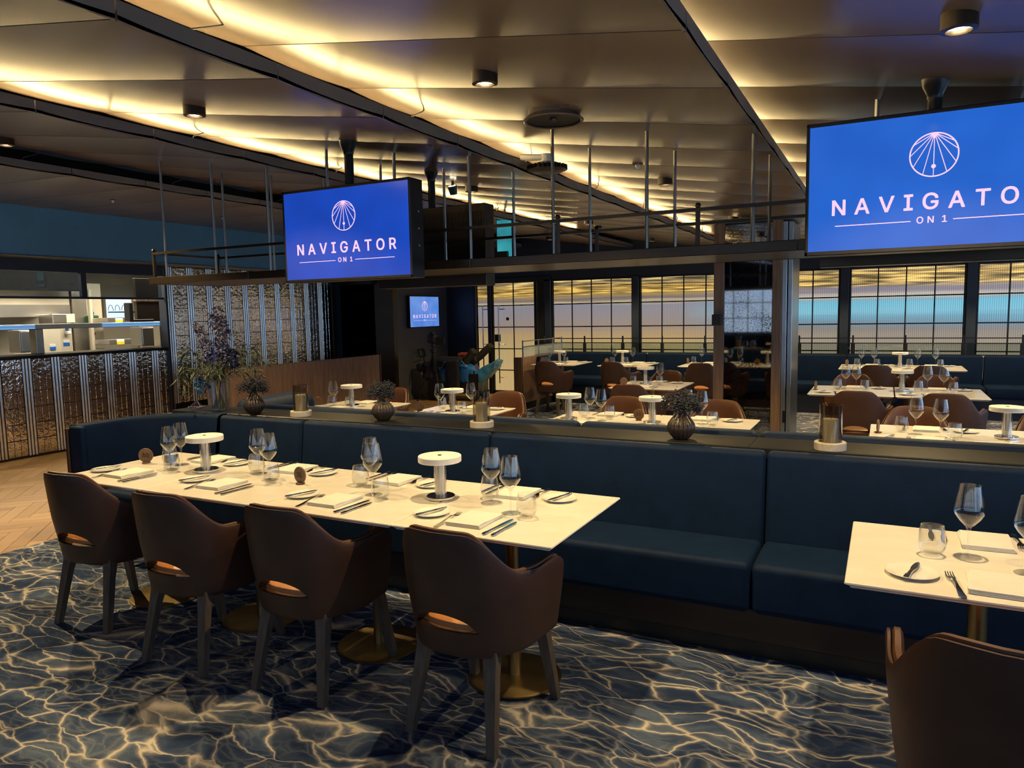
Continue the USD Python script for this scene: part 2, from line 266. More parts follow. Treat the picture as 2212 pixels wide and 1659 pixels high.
M['carpet'] = usdkit.material(stage, '/World/Looks/carpet', n, l, surface='p.BSDF')
# glazed tile: dark brown glass-like glaze with a hammered face
n = {'tc': ('geometry', {}), 'no': ('noise_texture', {'scale': 26., 'detail': 2., 'roughness': .5}), 'n2': ('noise_texture', {'scale': 3., 'detail': 2.}), 'rp': ('rgb_ramp', {'ramp': [(.3, (.66, .63, .61)), (.7, (.84, .79, .75))]}), 'b': ('bump', {'strength': 1., 'distance': .0048}), 'p': ('principled_bsdf', {'roughness': .06, 'metallic': 1.})}
M['glazed_tile'] = usdkit.material(stage, '/World/Looks/glazed_tile', n, [('tc.position', 'no.vector'), ('tc.position', 'n2.vector'), ('n2.fac', 'rp.fac'), ('rp.color', 'p.base_color'), ('no.fac', 'b.height'), ('b.normal', 'p.normal')], surface='p.BSDF')
# antique mirror: dark silvering with black speckle
n = {'tc': ('geometry', {}), 'no': ('noise_texture', {'scale': 55., 'detail': 5., 'roughness': .75}), 'n2': ('noise_texture', {'scale': 2.4, 'detail': 3.}), 'ad': ('math', {'math_type': 'multiply_add', 'value2': .5}), 'rp': ('rgb_ramp', {'ramp': [(.60, (.30, .31, .33)), (.80, (.22, .21, .20)), (.90, (.02, .018, .015))]}), 'p': ('principled_bsdf', {'metallic': 1., 'roughness': .03})}
M['antique_mirror'] = usdkit.material(stage, '/World/Looks/antique_mirror', n, [('tc.position', 'no.vector'), ('tc.position', 'n2.vector'), ('n2.fac', 'ad.value1'), ('no.fac', 'ad.value3'), ('ad.value', 'rp.fac'), ('rp.color', 'p.base_color')], surface='p.BSDF')
# ---------------------------------------------------------------- floor
fl = struct('floor', 'oak herringbone floor beside the patterned carpet')
part('subfloor', bx(-14, 6, -5, 15, -.12, -.011), 'counter_dark', fl)
PL, PW = .55, .11
planks = []
ca = math.cos(math.radians(45))
def herring(umin, umax):
    out = []
    for r in range(-120, 120):
        for c in range(-14, 14):
            u0 = r*PW + c*2*PL*1.0; v0 = r*PW
            out.append((u0, v0, PL, PW)); out.append((u0 + PL, v0 - PL + PW, PW, PL))
    return out
for (u, v, a, b) in herring(0, 0):
    cu, cv = u + a/2, v + b/2
    x, y = (cu - cv)*ca - 7.0, (cu + cv)*ca + 4.0
    if -9.3 < x < -5.02 and 1.5 < y < 13 and x < -5.02: planks.append((abs(x + 7.4)*.3 + abs(y - 4.2), x, y, a, b))
planks.sort()
rest = []
def plank(x, y, a, b, z):
    m = rbx(-a/2 + .0012, a/2 - .0012, -b/2 + .0012, b/2 - .0012, -.011, z, .002); rot(m, 45, (0, 0, 1)); mv(m, x, y, 0)
    if m.bounds[1][0] > -5.405:
        m = trimesh.intersections.slice_mesh_plane(m, (-1, 0, 0), (-5.405, 0, 0), cap=False)
    return m
for i, (_, x, y, a, b) in enumerate(planks):
    m = plank(x, y, a, b, -.0005 - .0008*RNG.rand())
    if len(m.faces) == 0: continue
    if i < 290: part('plank', m, 'oak_%d' % RNG.randint(3), fl, smooth=False)
    else: rest.append(m)
part('plank_field', rest, 'oak_0', fl, kind='stuff', smooth=False)
cp = solo('carpet', bx(-5.40, 6, -5, 12.55, -.012, .004), 'carpet', 'dark blue carpet with a pale rippling water pattern under the tables', 'carpet', kind='structure')
# ---------------------------------------------------------------- ceiling of sloping strips with lit coves
ce = struct('ceiling', 'stepped ceiling of bronze metal strips with glowing coves')
part('upper_deck', bx(-14, 6, -5, 15, 3.22, 3.32), 'black', ce)
SEAM = .70
def panel(x0, z0, x1, z1, y0, y1, sag=.012):
    P = np.zeros((9, 3, 3))
    for i in range(9):
        t = i/8; y = y0 + .004 + (y1 - y0 - .008)*t; s = -sag*4*t*(1-t)
        for j, (x, z) in enumerate(((x0, z0), ((x0+x1)/2, (z0+z1)/2), (x1, z1))): P[i, j] = (x, y, z + s)
    return slab(P, (0, 0, .014))
STRIPS = [(-6.2, 2.83, -8.94, 2.912, .45, False), (-4.0, 2.695, -6.55, 3.05, .28, False), (-2.22, 2.56, -4.36, 2.883, .20, True), (-.593, 2.49, -2.54, 2.784, .33, True), (1.03, 2.42, -.86, 2.705, .30, True), (2.75, 2.36, .72, 2.64, .1, False), (4.5, 2.3, 2.45, 2.6, .2, False)]
YEND = 12.6
for si, (xr, zr, xl, zl, off, lit) in enumerate(STRIPS):
    y = -1.4 + off
    while y < YEND:
        y1 = min(y + SEAM, YEND)
        part('ceiling_panel', panel(xl, zl, xr, zr, y, y1), 'ceiling_panel', ce)
        if si < 6:
            part('fascia', bx(xr - .012, xr, y + .003, y1 - .003, zr - .004, zr + .062), 'fascia', ce, smooth=False)
            part('cove_tray', bx(xr - .34, xr - .23, y, y1, zr + .078, zr + .088), 'black', ce, smooth=False)
            if int(round((y+1.4-off)/SEAM)) % 2 == 0:
                part('cable_clip', tube([(xr - .03, y + .3, zr + .05), (xr - .08, y + .36, zr + .10), (xr - .10, y + .5, zr + .16), (xr - .16, y+.62, zr + .22)], .004, 5), 'fascia', ce)
        y += SEAM
for xr, zr, y0, y1, mt in ((-.593, 2.49, -1.2, 11.8, 'led'), (-2.22, 2.56, -1.2, 11.8, 'led'), (-4.0, 2.695, -1.2, 10.6, 'led')):
    y = y0
    while y < y1:
        s_ = bx(-.010, .010, y, min(y + 2.1, y1) - .02, -.002, .002); rot(s_, 35, (0, 1, 0)); part('led_strip', mv(s_, xr - .285, 0, zr + .098), mt, ce, smooth=False); y += 2.1
# ---------------------------------------------------------------- walls
w = struct('wall_left', 'dark left wall before the kitchen pass')
part('wall_panel', bx(-9.2, -8.96, -5, 3.2, 0, 3.2), 'navy_paint', w)
w = struct('wall_lobby', 'short dark wall end at the far end of the tiled wall')
part('wall_panel', bx(-9.2, -8.96, 10.46, 10.6, 0, 3.2), 'navy_paint', w)
w = struct('trim_2', 'blue bulkhead with a bronze soffit edge above the kitchen pass')
part('bulkhead', rbx(-9.1, -8.62, 1.5, 10.45, 2.345, 2.90, .006), 'navy_wall', w)
part('soffit_trim', rbx(-8.97, -8.60, 1.5, 10.45, 2.335, 2.345, .004), 'fascia', w)
w = struct('trim_3', 'navy upright at the right end of the kitchen pass')
part('upright', rbx(-9.05, -8.90, 6.865, 6.90, 0, 2.33, .004), 'navy_paint', w)
w = struct('trim_4', 'navy upright at the left end of the kitchen pass')
part('upright', bx(-9.25, -8.93, 3.2, 3.29, 0, 2.33), 'navy_paint', w)
w = struct('wall_far', 'navy far wall holding the lit lattice windows')
part('wall_header', bx(-7.9, 6, 12.6, 12.75, 2.19, 3.2), 'navy_paint', w)
part('wall_panel', bx(-7.9, -7.24, 12.52, 12.75, 0, 3.2), 'navy_paint', w)
part('wall_panel', bx(-7.9, 6, 12.68, 12.75, 0, 2.25), 'black', w)
w = struct('wall_television', 'charcoal side wall with a small television')
part('wall_panel', bx(-8.1, -7.87, 10.82, 12.55, 0, 3.2), 'dark_wall', w)
part('skirting', rbx(-7.87, -7.855, 10.82, 12.5, 0.004, .10, .003), 'dark_wall', w)
part('wall_end', bx(-8.28, -7.87, 10.72, 10.82, 0, 3.2), 'bronze_dark', w)
part('wall_header', bx(-8.95, -8.25, 10.6, 10.75, 2.15, 3.2), 'black', w)
w = struct('wall_service', 'black lobby behind the tiled wall')
part('wall_panel', bx(-11, -8.1, 13.2, 13.3, 0, 3.2), 'black', w)
part('wall_panel', bx(-11.1, -11, 10.6, 13.3, 0, 3.2), 'black', w)
part('door_frame', [rbx(-10.6, -8.4, 12.9, 13.0, 1.98, 2.12, .01), rbx(-9.45, -9.3, 12.9, 13., 1.6, 2.0, .01)], 'walnut', w)
part('shelf_rail', [rbx(-10.8, -8.9, 12.8, 12.85, 1.03, 1.06, .005), rbx(-8.98, -8.82, 12.7, 12.8, .75, 1.2, .01)], 'walnut_light', w)
w = struct('wall_right', 'right wall with daylight windows, outside the frame')
part('wall_panel', [bx(4.6, 4.8, -5, 13, 0, .75), bx(4.6, 4.8, -5, 13, 2.2, 3.2)], 'navy_paint', w)
w = struct('wall_back', 'wall behind the camera with a row of daylight windows')
part('wall_panel', [bx(-9, 5, -4.4, -4.2, 0, .9), bx(-9, 5, -4.4, -4.2, 2.15, 3.2)], 'navy_paint', w)
WN = [0]
def window(label):
    WN[0] += 1
    return tag(UsdGeom.Xform.Define(stage, '/World/window_%d' % WN[0]).GetPrim(), label, None, None, 'structure')
def door(label, k=[0]):
    k[0] += 1
    return tag(UsdGeom.Xform.Define(stage, '/World/door_%d' % k[0]).GetPrim(), label, None, None, 'structure')
ZB = [.06, .47, .89, 1.31, 1.73, 2.17]
def lattice(o, x0, x1, cols, zs, y=12.6, mat='reeded_pane', post=True, bw=.018):
    xs = np.linspace(x0, x1, cols + 1)
    for i in range(cols):
        for j in range(len(zs) - 1):
            part('pane', rbx(xs[i] + bw/2, xs[i+1] - bw/2, y + .02, y + .032, zs[j] + bw/2, zs[j+1] - bw/2, .003), mat, o, smooth=False)
    for x in xs[1:-1]: part('glazing_bar', rbx(x - bw/2, x + bw/2, y + .005, y + .045, zs[0], zs[-1], .003), 'black_metal', o, smooth=False)
    for z in zs[1:-1]: part('glazing_bar', rbx(x0, x1, y + .007, y + .043, z - bw/2, z + bw/2, .003), 'black_metal', o, smooth=False)
    part('window_frame', [rbx(x0 - .02, x0, y - .01, y + .06, zs[0], zs[-1] + .02, .004), rbx(x1, x1 + .02, y - .01, y + .06, zs[0], zs[-1] + .02, .004), rbx(x0, x1, y - .01, y + .06, zs[-1], zs[-1] + .02, .004), rbx(x0, x1, y - .01, y + .06, zs[0] - .02, zs[0], .004)], 'black_metal', o, smooth=False)
posts = [-5.65, -3.95, -2.26, -.57, 1.12, 2.81, 4.5]
names = ['nearest the glass doors', 'second from the glass doors', 'partly behind the mirrored column', 'right of the mirrored column', 'near the right edge', 'beyond the right edge']
for k in range(6):
    o = window('backlit reeded glass lattice window ' + names[k])
    lattice(o, posts[k] + .085, posts[k+1] - .085, 4, ZB[1:])
ps = struct('trim_1', 'dark upright posts between the lattice windows')
for x in posts: part('post', rbx(x - .062, x + .062, 12.53, 12.66, 0, 2.2, .006), 'navy_paint', ps)
part('post', rbx(-6.94, -6.86, 12.53, 12.66, 0, 2.2, .006), 'black', ps)
part('post', rbx(-7.26, -7.2, 12.53, 12.66, 0, 2.2, .006), 'black', ps)
part('transom', rbx(-7.25, -5.6, 12.53, 12.66, 2.16, 2.26, .006), 'black', ps)
for (x0, x1, cols, lb, hx) in ((-7.2, -6.95, 1, 'left leaf of the reeded glass doors', -7.03), (-6.84, -5.95, 2, 'right leaf of the reeded glass doors with a lock box', -6.68)):
    o = door(lb)
    lattice(o, x0, x1, cols, ZB, 12.58)
    hd = part('door_handle', [tube([(hx, 12.50, .22), (hx, 12.50, 1.74)], .011, 10)] + [tube([(hx, 12.5, z), (hx + .09, 12.56, z), (hx + .09, 12.6, z)], .008, 8) for z in (.33, .98, 1.66)], 'rod_steel', o)
    if cols == 2:
        part('lock_box', rbx(-6.80, -6.68, 12.545, 12.58, 1.03, 1.17, .005), 'black', o)
        k = rot(cyl(.032, 0, .008, n=20), 90, (1, 0, 0)); part('round_sticker', mv(k, -6.53, 12.597, 1.47), 'navy_paint', o)
# windows outside the frame: they light the room and show in the mirror
for i, x in enumerate(np.arange(-7.6, 4.2, 1.7)):
    o = window('daylight window of the wall behind the camera, number %d from its left end' % (i + 1))
    zs = [.92, 1.31, 1.73, 2.13]; xs = np.linspace(x + .08, x + 1.62, 5)
    for a in range(4):
        for b in range(3): part('pane', bx(xs[a] + .009, xs[a+1] - .009, -4.24, -4.22, zs[b] + .009, zs[b+1] - .009), 'day_pane', o, smooth=False)
    part('window_frame', [bx(xx - .012, xx + .012, -4.24, -4.20, .9, 2.15) for xx in xs] + [bx(x, x + 1.7, -4.24, -4.20, z - .012, z + .012) for z in zs] + [bx(x - .05, x + .05, -4.3, -4.15, .9, 2.15)], 'black_metal', o, smooth=False)
for i, y in enumerate(np.arange(-4., 12., 2.)):
    o = window('daylight window of the right hand wall, number %d from the back' % (i + 1))
    for a in range(3): part('pane', bx(4.63, 4.65, y + .08 + a*.62, y + .66 + a*.62, .78, 2.17), 'day_pane_right', o, smooth=False)
    part('window_frame', [bx(4.58, 4.66, y - .05, y + .06, .75, 2.2), bx(4.60, 4.66, y, y + 2, .75, .79), bx(4.60, 4.66, y, y + 2, 2.15, 2.2)], 'black_metal', o, smooth=False)
# ---------------------------------------------------------------- glazed tile walls of the kitchen island
def tiles(o, y0, groups, z0, z1, rows, first_bar=True):
    hz = (z1 - z0)/rows
    for g in range(groups):
        yb = y0 + g*.3385
        for r in range(rows):
            for c in range(3):
                ya = yb + .118 + c*.0735
                P = rbx(-8.945 - .012, -8.935 + RNG.uniform(-.0015, .0015), ya + .0015, ya + .072, z0 + r*hz + .002, z0 + (r+1)*hz - .002, .004)
                rot(P, RNG.uniform(-.9, .9), (0, 0, 1), P.centroid); rot(P, RNG.uniform(-.7, .7), (0, 1, 0), P.centroid)
                part('tile', P, 'glazed_tile', o, smooth=False)
        for c in range(3): part('metal_trim_bar', lathe([(0, z0), (.0155, z0), (.0155, z1), (0, z1)], 10, -8.938, yb + .019 + c*.037), 'steel', o)
ctr = thing('kitchen_counter', 'tiled kitchen pass counter front with dark glazed tiles and steel bars', 'counter')
part('counter_top', rbx(-9.45, -8.90, 3.30, 6.86, 1.17, 1.205, .004), 'counter_dark', ctr)
part('counter_body', bx(-9.4, -8.957, 3.30, 6.86, 0.03, 1.17), 'counter_dark', ctr)
part('plinth', bx(-9.3, -8.95, 3.30, 6.86, 0, .03), 'black', ctr)
tiles(ctr, 4.915 - .3385*4, 10, .03, 1.168, 6)
tw = thing('tiled_wall', 'tall wall of dark glazed tiles between triple steel bars', 'tiled wall')
part('wall_core', bx(-9.1, -8.957, 6.905, 10.45, 0, 2.33), 'counter_dark', tw)
tiles(tw, 6.905, 10, .40, 2.32, 10)
part('wall_base', bx(-8.957, -8.94, 6.9, 10.45, 0, .40), 'counter_dark', tw)
part('edge_trim', rbx(-8.97, -8.925, 10.31, 10.36, 0, 2.32, .004), 'bronze_dark', tw)
# ---------------------------------------------------------------- kitchen seen through the pass
k = struct('wall_kitchen', 'cream lit kitchen walls behind the pass')
part('wall_panel', bx(-13.6, -13.5, 3, 11, 0, 2.7), 'kitchen_white', k)
part('wall_panel', bx(-13.5, -9.1, 10.55, 10.6, 0, 2.7), 'kitchen_white', k)
part('wall_panel', bx(-13.5, -9.1, 2.9, 3., 0, 2.7), 'kitchen_white', k)
part('kitchen_ceiling', bx(-13.5, -9.1, 3, 10.6, 2.6, 2.7), 'kitchen_white', k)
part('wall_panel', bx(-11.75, -11.62, 3, 7.2, 0, 2.6), 'kitchen_white', k)
part('dark_bulkhead', bx(-11.4, -11.3, 3, 7.2, 2.06, 2.6), 'counter_dark', k)
part('steel_column', bx(-11.7, -11.58, 7.22, 7.45, 0, 2.2), 'kitchen_steel', k)
part('wall_panel', bx(-11.75, -11.6, 7.45, 7.72, 0, 2.2), 'kitchen_white', k)
tf = thing('pass_window', 'navy framed glass transom over the kitchen pass', 'transom window')
part('frame', [rbx(-8.98, -8.90, 3.3, 6.85, 2.19, 2.33, .004), rbx(-8.97, -8.91, 3.3, 6.85, 1.868, 1.895, .004), rbx(-8.97, -8.91, 5.69, 5.76, 1.88, 2.2, .004)], 'navy_paint', tf)
part('glass_pane', bx(-8.945, -8.939, 3.3, 5.69, 1.895, 2.19), 'transom_glass', tf, smooth=False)
part('glass_pane', bx(-8.945, -8.939, 5.76, 6.84, 1.895, 2.19), 'transom_glass', tf, smooth=False)
ga = thing('pass_gantry', 'steel heated gantry shelf standing on the kitchen pass', 'gantry')
part('shelf', rbx(-9.42, -9.12, 3.4, 7.0, 1.505, 1.565, .004), 'kitchen_steel', ga)
for y in (5.27, 6.98): part('upright', rbx(-9.36, -9.22, y, y + .09, 1.205, 1.505, .004), 'kitchen_steel', ga)
for (a, b) in ((3.6, 5.2), (6.06, 6.48), (6.49, 6.9)):
    for z in (1.522, 1.552): part('heat_tube', tube([(-9.108, a, z), (-9.108, b, z)], .012, 8), 'tube_blue', ga)
def cab(x, y0, y1, z0, z1, label, kind='kitchen_steel', extra=None):
    t = thing('kitchen_cabinet', label, 'cabinet'); part('body', rbx(x - .25, x, y0, y1, z0, z1, .006), kind, t)
    part('door', rbx(x, x + .015, y0 + .015, y1 - .015, z0 + .015, z1 - .015, .004), kind, t); return t
cab(-9.75, 5.37, 5.6, 1.205, 1.49, 'small steel cabinet on the pass left of the gantry leg')
cab(-9.75, 7.07, 7.33, 1.205, 1.49, 'small steel cabinet at the right end of the kitchen pass')
cab(-10.3, 5.72, 6.22, .2, 1.52, 'white kitchen unit with a blue notice, seen under the gantry', 'kitchen_white')
hd = thing('extractor_hood', 'long steel extractor hood on the kitchen back wall', 'hood')
part('canopy', rbx(-11.62, -10.9, 3.2, 6.75, 1.70, 1.80, .01), 'kitchen_steel', hd); part('front_lip', rbx(-10.92, -10.88, 3.2, 6.75, 1.66, 1.84, .006), 'kitchen_steel', hd)
t = thing('kitchen_appliance', 'grey box appliance on a shelf left of the green box', 'appliance'); part('body', rbx(-10.9, -10.55, 6.28, 6.48, 1.565, 1.70, .01), 'kitchen_steel', t); part('lid', rbx(-10.9, -10.54, 6.48, 6.6, 1.565, 1.70, .01), 'kitchen_white', t)
t = thing('first_aid_box', 'green first aid box with a white cross on the kitchen wall', 'first aid box')
part('case', rbx(-11.6, -11.5, 7.41, 7.6, 1.53, 1.68, .02, 3), 'first_aid_green', t); part('white_cross', [bx(-11.5, -11.497, 7.455, 7.495, 1.565, 1.585), bx(-11.5, -11.497, 7.468, 7.482, 1.552, 1.598)], 'sign_white', t, label='white cross on the green case')
t = thing('blue_glove_roll', 'crumpled blue glove hanging above the green box', 'glove'); part('cuff', lathe([(0, 0), (.02, .0), (.028, .03), (.022, .05), (0, .05)], 10), 'sign_blue', t); part('fingers', [tube([(0, .0, .05), (.0, -.01 + .012*i, .085 + .005*(i % 2))], .008, 6) for i in range(3)], 'sign_blue', t)
t.GetAttribute('xformOp:translate').Set(Gf.Vec3d(-11.55, 7.52, 1.69))
t = thing('soap_dispenser', 'white soap dispenser on the kitchen wall', 'dispenser'); part('bottle', rbx(-11.6, -11.52, 7.07, 7.14, 1.38, 1.44, .02, 3), 'sign_white', t); part('pump', rbx(-11.6, -11.53, 7.08, 7.11, 1.44, 1.49, .01), 'sign_blue', t)
def notice(x, y0, y1, z0, z1, label, lower, upper='sign_white', split=.55):
    t = thing('notice', label, 'sign'); zm = z0 + (z1 - z0)*split
    part('lower_panel', rbx(x, x + .004, y0, y1, z0, zm, .001), lower, t, smooth=False); part('upper_panel', rbx(x, x + .004, y0, y1, zm, z1, .001), upper, t, smooth=False)
notice(-11.618, 7.05, 7.15, 1.20, 1.30, 'blue and white notice on the kitchen back wall', 'sign_blue')
notice(-10.283, 6.05, 6.13, 1.20, 1.28, 'blue and white notice on the white kitchen unit', 'sign_blue')
notice(-11.597, 7.51, 7.58, 1.36, 1.43, 'red and white notice on the white wall right of the steel column', 'sign_red')
ks = thing('kitchen_shelf_rack', 'open steel shelf rack with two ticket rails at the right of the kitchen', 'shelf rack')
for z in (1.21, 1.56): part('shelf', rbx(-11.4, -11.0, 7.40, 8.2, z, z + .075, .006), 'kitchen_steel', ks)
for y in (7.36, 8.2): part('upright', rbx(-11.42, -11.36, y, y + .05, 0, 2.1, .004), 'kitchen_white', ks)
notice(-10.995, 7.53, 7.66, 1.205, 1.29, 'yellow and white notice on the lower shelf rail', 'sign_yellow')
notice(-10.995, 7.53, 7.66, 1.555, 1.625, 'yellow and white notice on the upper shelf rail', 'sign_yellow')
t = thing('kitchen_monitor', 'black order monitor hanging at the right of the pass', 'monitor'); part('case', rbx(-9.72, -9.6, 6.80, 6.86, 1.58, 1.84, .006), 'black', t); part('stand', rbx(-9.7, -9.62, 6.86, 7.2, 1.565, 1.60, .006), 'black', t)
t = thing('kitchen_screen_wall', 'dark panel closing the right end of the pass', 'panel'); part('panel', rbx(-9.8, -9.74, 7.02, 7.5, 1.57, 2.2, .004), 'bronze_dark', t); part('rail', rbx(-9.8, -9.72, 7.0, 7.5, 1.86, 1.9, .004), 'walnut_light', t)
o = window('small bright window at the back of the kitchen'); part('pane', bx(-13.49, -13.48, 9.05, 9.6, 1.6, 2.0), 'day_pane', o)
part('window_frame', [bx(-13.5, -13.46, 9.0, 9.05, 1.55, 2.05), bx(-13.5, -13.46, 9.6, 9.65, 1.55, 2.05), bx(-13.5, -13.46, 9.0, 9.65, 1.55, 1.6)], 'kitchen_white', o)
t = thing('utensil_rack', 'row of hooped steel hooks in the kitchen window', 'utensil rack')
for i in range(3): part('hook', tube([(-13.4, 9.1 + i*.14 + .05*math.cos(a), 1.75 + .11*math.sin(a) + .03) for a in np.linspace(0, math.pi, 9)], .005, 6), 'black_metal', t)
part('rail', rbx(-13.42, -13.38, 9.05, 9.6, 1.74, 1.76, .004), 'black_metal', t)
# ---------------------------------------------------------------- mirrored column
c = thing('mirrored_column', 'column faced with speckled antique mirror between walnut edges and a steel corner', 'column')
CX0, CX1, CY = -1.70, -.885, 8.3
part('core', bx(CX0 + .02, CX1 - .1, CY + .02, CY + .7, 0, ceiling_z(CX1) - .004), 'black', c)
part('wood_edge', rbx(CX0, CX0 + .11, CY - .035, CY + .72, 0, 2.52, .004), 'walnut_light', c)
part('wood_edge', rbx(CX1 - .20, CX1 - .10, CY - .035, CY + .72, 0, 2.52, .004), 'walnut_light', c)
part('mirror', bx(CX0 + .11, CX1 - .20, CY - .01, CY, 0, 2.50), 'antique_mirror', c, smooth=False)
part('steel_edge', rbx(CX1 - .10, CX1 - .052, CY - .02, CY + .7, 0, 2.50, .004), 'antique_frame', c)
part('steel_edge', rbx(CX1 - .045, CX1, CY + .005, CY + .7, 0, 2.50, .004), 'antique_frame', c)
part('latch', rbx(CX1 - .075, CX1 - .05, CY - .03, CY - .02, .35, .48, .003), 'black_metal', c)
part('head_trim', rbx(CX0 - .03, CX1 + .03, CY - .06, CY + .72, 2.52, 2.56, .004), 'fascia', c)
t = thing('sconce', 'small black box wall light on the left walnut edge of the column', 'wall light', (CX0 + .045, CY - .037, 1.47)); part('box', rbx(-.05, .05, -.07, 0, -.06, .06, .004), 'black', t); part('back_plate', rbx(-.04, .04, -.002, .002, -.05, .05, .001), 'black_metal', t)
# ---------------------------------------------------------------- wood partition beside the tiled wall
p = thing('wood_partition', 'low walnut veneer partition in front of the tiled wall', 'partition')
for i in range(5): part('veneer_panel', rbx(-6.86, -6.80, 5.75 + i*.625, 5.75 + (i+1)*.625 - .002, .08, 1.0, .003), 'walnut_light', p)
part('plinth', bx(-6.85, -6.81, 5.75, 8.875, 0, .08), 'black', p); part('end_trim', rbx(-6.87, -6.79, 8.875, 8.90, 0, 1.0, .003), 'walnut', p)
# ---------------------------------------------------------------- front banquette, ledge and rear banquette
def bench_run(o, x0, x1, secs, yf, yb, zseat, ztop, zbase, mat='velvet', sgn=1, lean=.05):
    """seat and back cushions between x0 and x1; sgn=1 faces -y"""
    xs = np.linspace(x0, x1, secs + 1) if np.ndim(secs) == 0 else np.array(secs)
    for a, b in zip(xs[:-1], xs[1:]):
        part('seat_cushion', rbx(a + .002, b - .002, min(yf, yb), max(yf, yb), zbase, zseat, .035, 3), mat, o)
        m = rbx(a + .002, b - .002, min(yb, yb + sgn*.07), max(yb, yb + sgn*.07), zseat - .06, ztop, .028, 3)
        v = m.vertices.copy(); v[:, 1] += sgn*lean*(v[:, 2] - zseat)/(ztop - zseat); m.vertices = v
        part('back_cushion', m, mat, o)
b = thing('banquette', 'long navy velvet banquette behind the front tables, curving round at its left end', 'banquette')
XS = [-3.5, -2.05, -.50, 1.05, 2.6]
bench_run(b, -4.30, 2.6, np.array([-4.30] + XS), 3.25, 3.64, .47, .895, .235)
part('plinth', rbx(-4.6, 2.6, 3.31, 3.66, .09, .24, .004), 'plinth_wood', b); part('kick_board', bx(-4.6, 2.6, 3.34, 3.64, .003, .09), 'black', b)
# curved left end of the back: a quarter bend into a short return
def curved_back(z0, z1, t0, lean):
    P = []
    path = [(-4.765, 2.98), (-4.765, 3.10), (-4.765, 3.22)] + [(-4.37 - .395*math.cos(a), 3.24 + .40*math.sin(a)) for a in np.linspace(.1, math.pi/2, 9)] + [(-4.30, 3.64)]
    prof = [(0, z0), (-.010, (z0+z1)/2), (.0, z1 - .03), (.014, z1 - .008), (.04, z1), (.085, z1), (.108, z1 - .012), (.118, z1 - .04), (.115, z0)]
    path = np.array(path); T = np.gradient(path, axis=0); T /= np.linalg.norm(T, axis=1)[:, None]; N = np.stack([-T[:, 1], T[:, 0]], 1)
    for (o_, z) in prof + prof[:1]:
        P.append([[*(path[i] + N[i]*(o_ + lean*(z - z0)/(z1-z0))), z] for i in range(len(path))])
    m = grid(np.array(P)); e0 = np.array(P)[:-1, 0]; e1 = np.array(P)[:-1, -1]
    caps = [trimesh.convex.convex_hull(np.vstack([e, e + [0, .004*s, 0]])) for e, s in ((e0, 1), (e1, -1))]
    m.merge_vertices(); m.fix_normals(); return cat_([m] + caps)
part('curved_back', curved_back(.40, .898, 0, .045), 'velvet', b)
part('corner_seat', rbx(-4.765, -4.304, 2.98, 3.62, .235, .47, .035, 3), 'velvet', b)
part('end_panel', rbx(-4.93, -4.90, 2.95, 3.85, .003, .875, .004), 'walnut', b)
part('wing_front', rbx(-4.895, -4.755, 2.955, 3.0, .003, .893, .018, 3), 'velvet', b)
lg = thing('ledge_shelf', 'dark flat ledge running along the top between the two banquettes', 'ledge')
part('shelf_top', [rbx(a, c, 3.766, 4.078, .868, .898, .004) for a, c in ((-4.9, -2.9), (-2.898, -.6), (-.598, 2.6))], 'counter_dark', lg)
part('partition_core', bx(-4.85, 2.6, 3.76, 4.07, .004, .868), 'black', lg)
rb = thing('rear_banquette', 'navy banquette on the far side of the ledge, seen only as a rolled top edge', 'banquette')
for a, c in zip([-4.3, -3.2, -1.65, -.60, 1.0], [-3.2, -1.65, -.60, 1.0, 2.6]):
    part('back_cushion', rbx(a + .003, c - .003, 4.085, 4.19, .42, .925, .045, 4), 'velvet', rb); part('seat_cushion', rbx(a + .003, c - .003, 4.16, 4.62, .24, .46, .035, 2), 'velvet', rb)
part('plinth', bx(-4.3, 2.6, 4.1, 4.55, .004, .24), 'plinth_wood', rb)
part('end_wing', rbx(-4.62, -4.30, 4.09, 4.75, .3, .955, .09, 5), 'velvet', rb)
# back wall bench with glass screen
bb = thing('lattice_bench', 'long navy bench along the lattice windows', 'bench')
for a, c in zip([-5.18, -3.6, -1.9, -.5, 1.25, 3.0], [-3.6, -1.9, -.5, 1.25, 3.0, 4.5]):
    part('seat_cushion', rbx(a + .003, c - .003, 11.62, 12.08, .30, .46, .035, 2), 'velvet', bb); part('back_cushion', rbx(a + .003, c - .003, 12.05, 12.15, .42, .86, .03, 2), 'velvet', bb)
part('plinth', bx(-5.18, 4.5, 11.68, 12.1, .004, .30), 'navy_paint', bb)
ew = thing('bench_end_panel', 'walnut end panel of the wall bench beside the glass doors', 'panel')
part('veneer_panel', rbx(-5.24, -5.18, 10.50, 12.15, .12, .87, .004), 'walnut_light', ew); part('end_trim', rbx(-5.32, -5.18, 10.44, 10.50, .004, .87, .004), 'walnut', ew); part('plinth', bx(-5.23, -5.19, 10.52, 12.1, .004, .12), 'black', ew)
part('side_cushion', rbx(-5.18, -5.10, 11.0, 12.08, .42, .86, .03, 2), 'velvet', ew)
gs = thing('glass_screen', 'low glass screen with a dark rail behind the wall bench', 'glass screen')
px = [-5.56, -4.77, -4.06, -3.36, -2.64, -1.9, -1.18, -.42, .28, 1.01, 1.71, 2.5, 3.3]
for x in px: part('post', rbx(x - .012, x + .012, 12.16, 12.19, .80, 1.15, .004), 'black_metal', gs); part('post_clamp', rbx(x - .03, x + .03, 12.165, 12.185, .86, 1.03, .004), 'black_metal', gs)
for a, c in zip(px[:-1], px[1:]): part('glass_pane', bx(a + .035, c - .035, 12.172, 12.178, .87, 1.025), 'screen_glass', gs, smooth=False)
for z in (1.03, 1.105): part('rail', bar((px[0], 12.175, z), (px[-1], 12.175, z), .014), 'black_metal', gs)
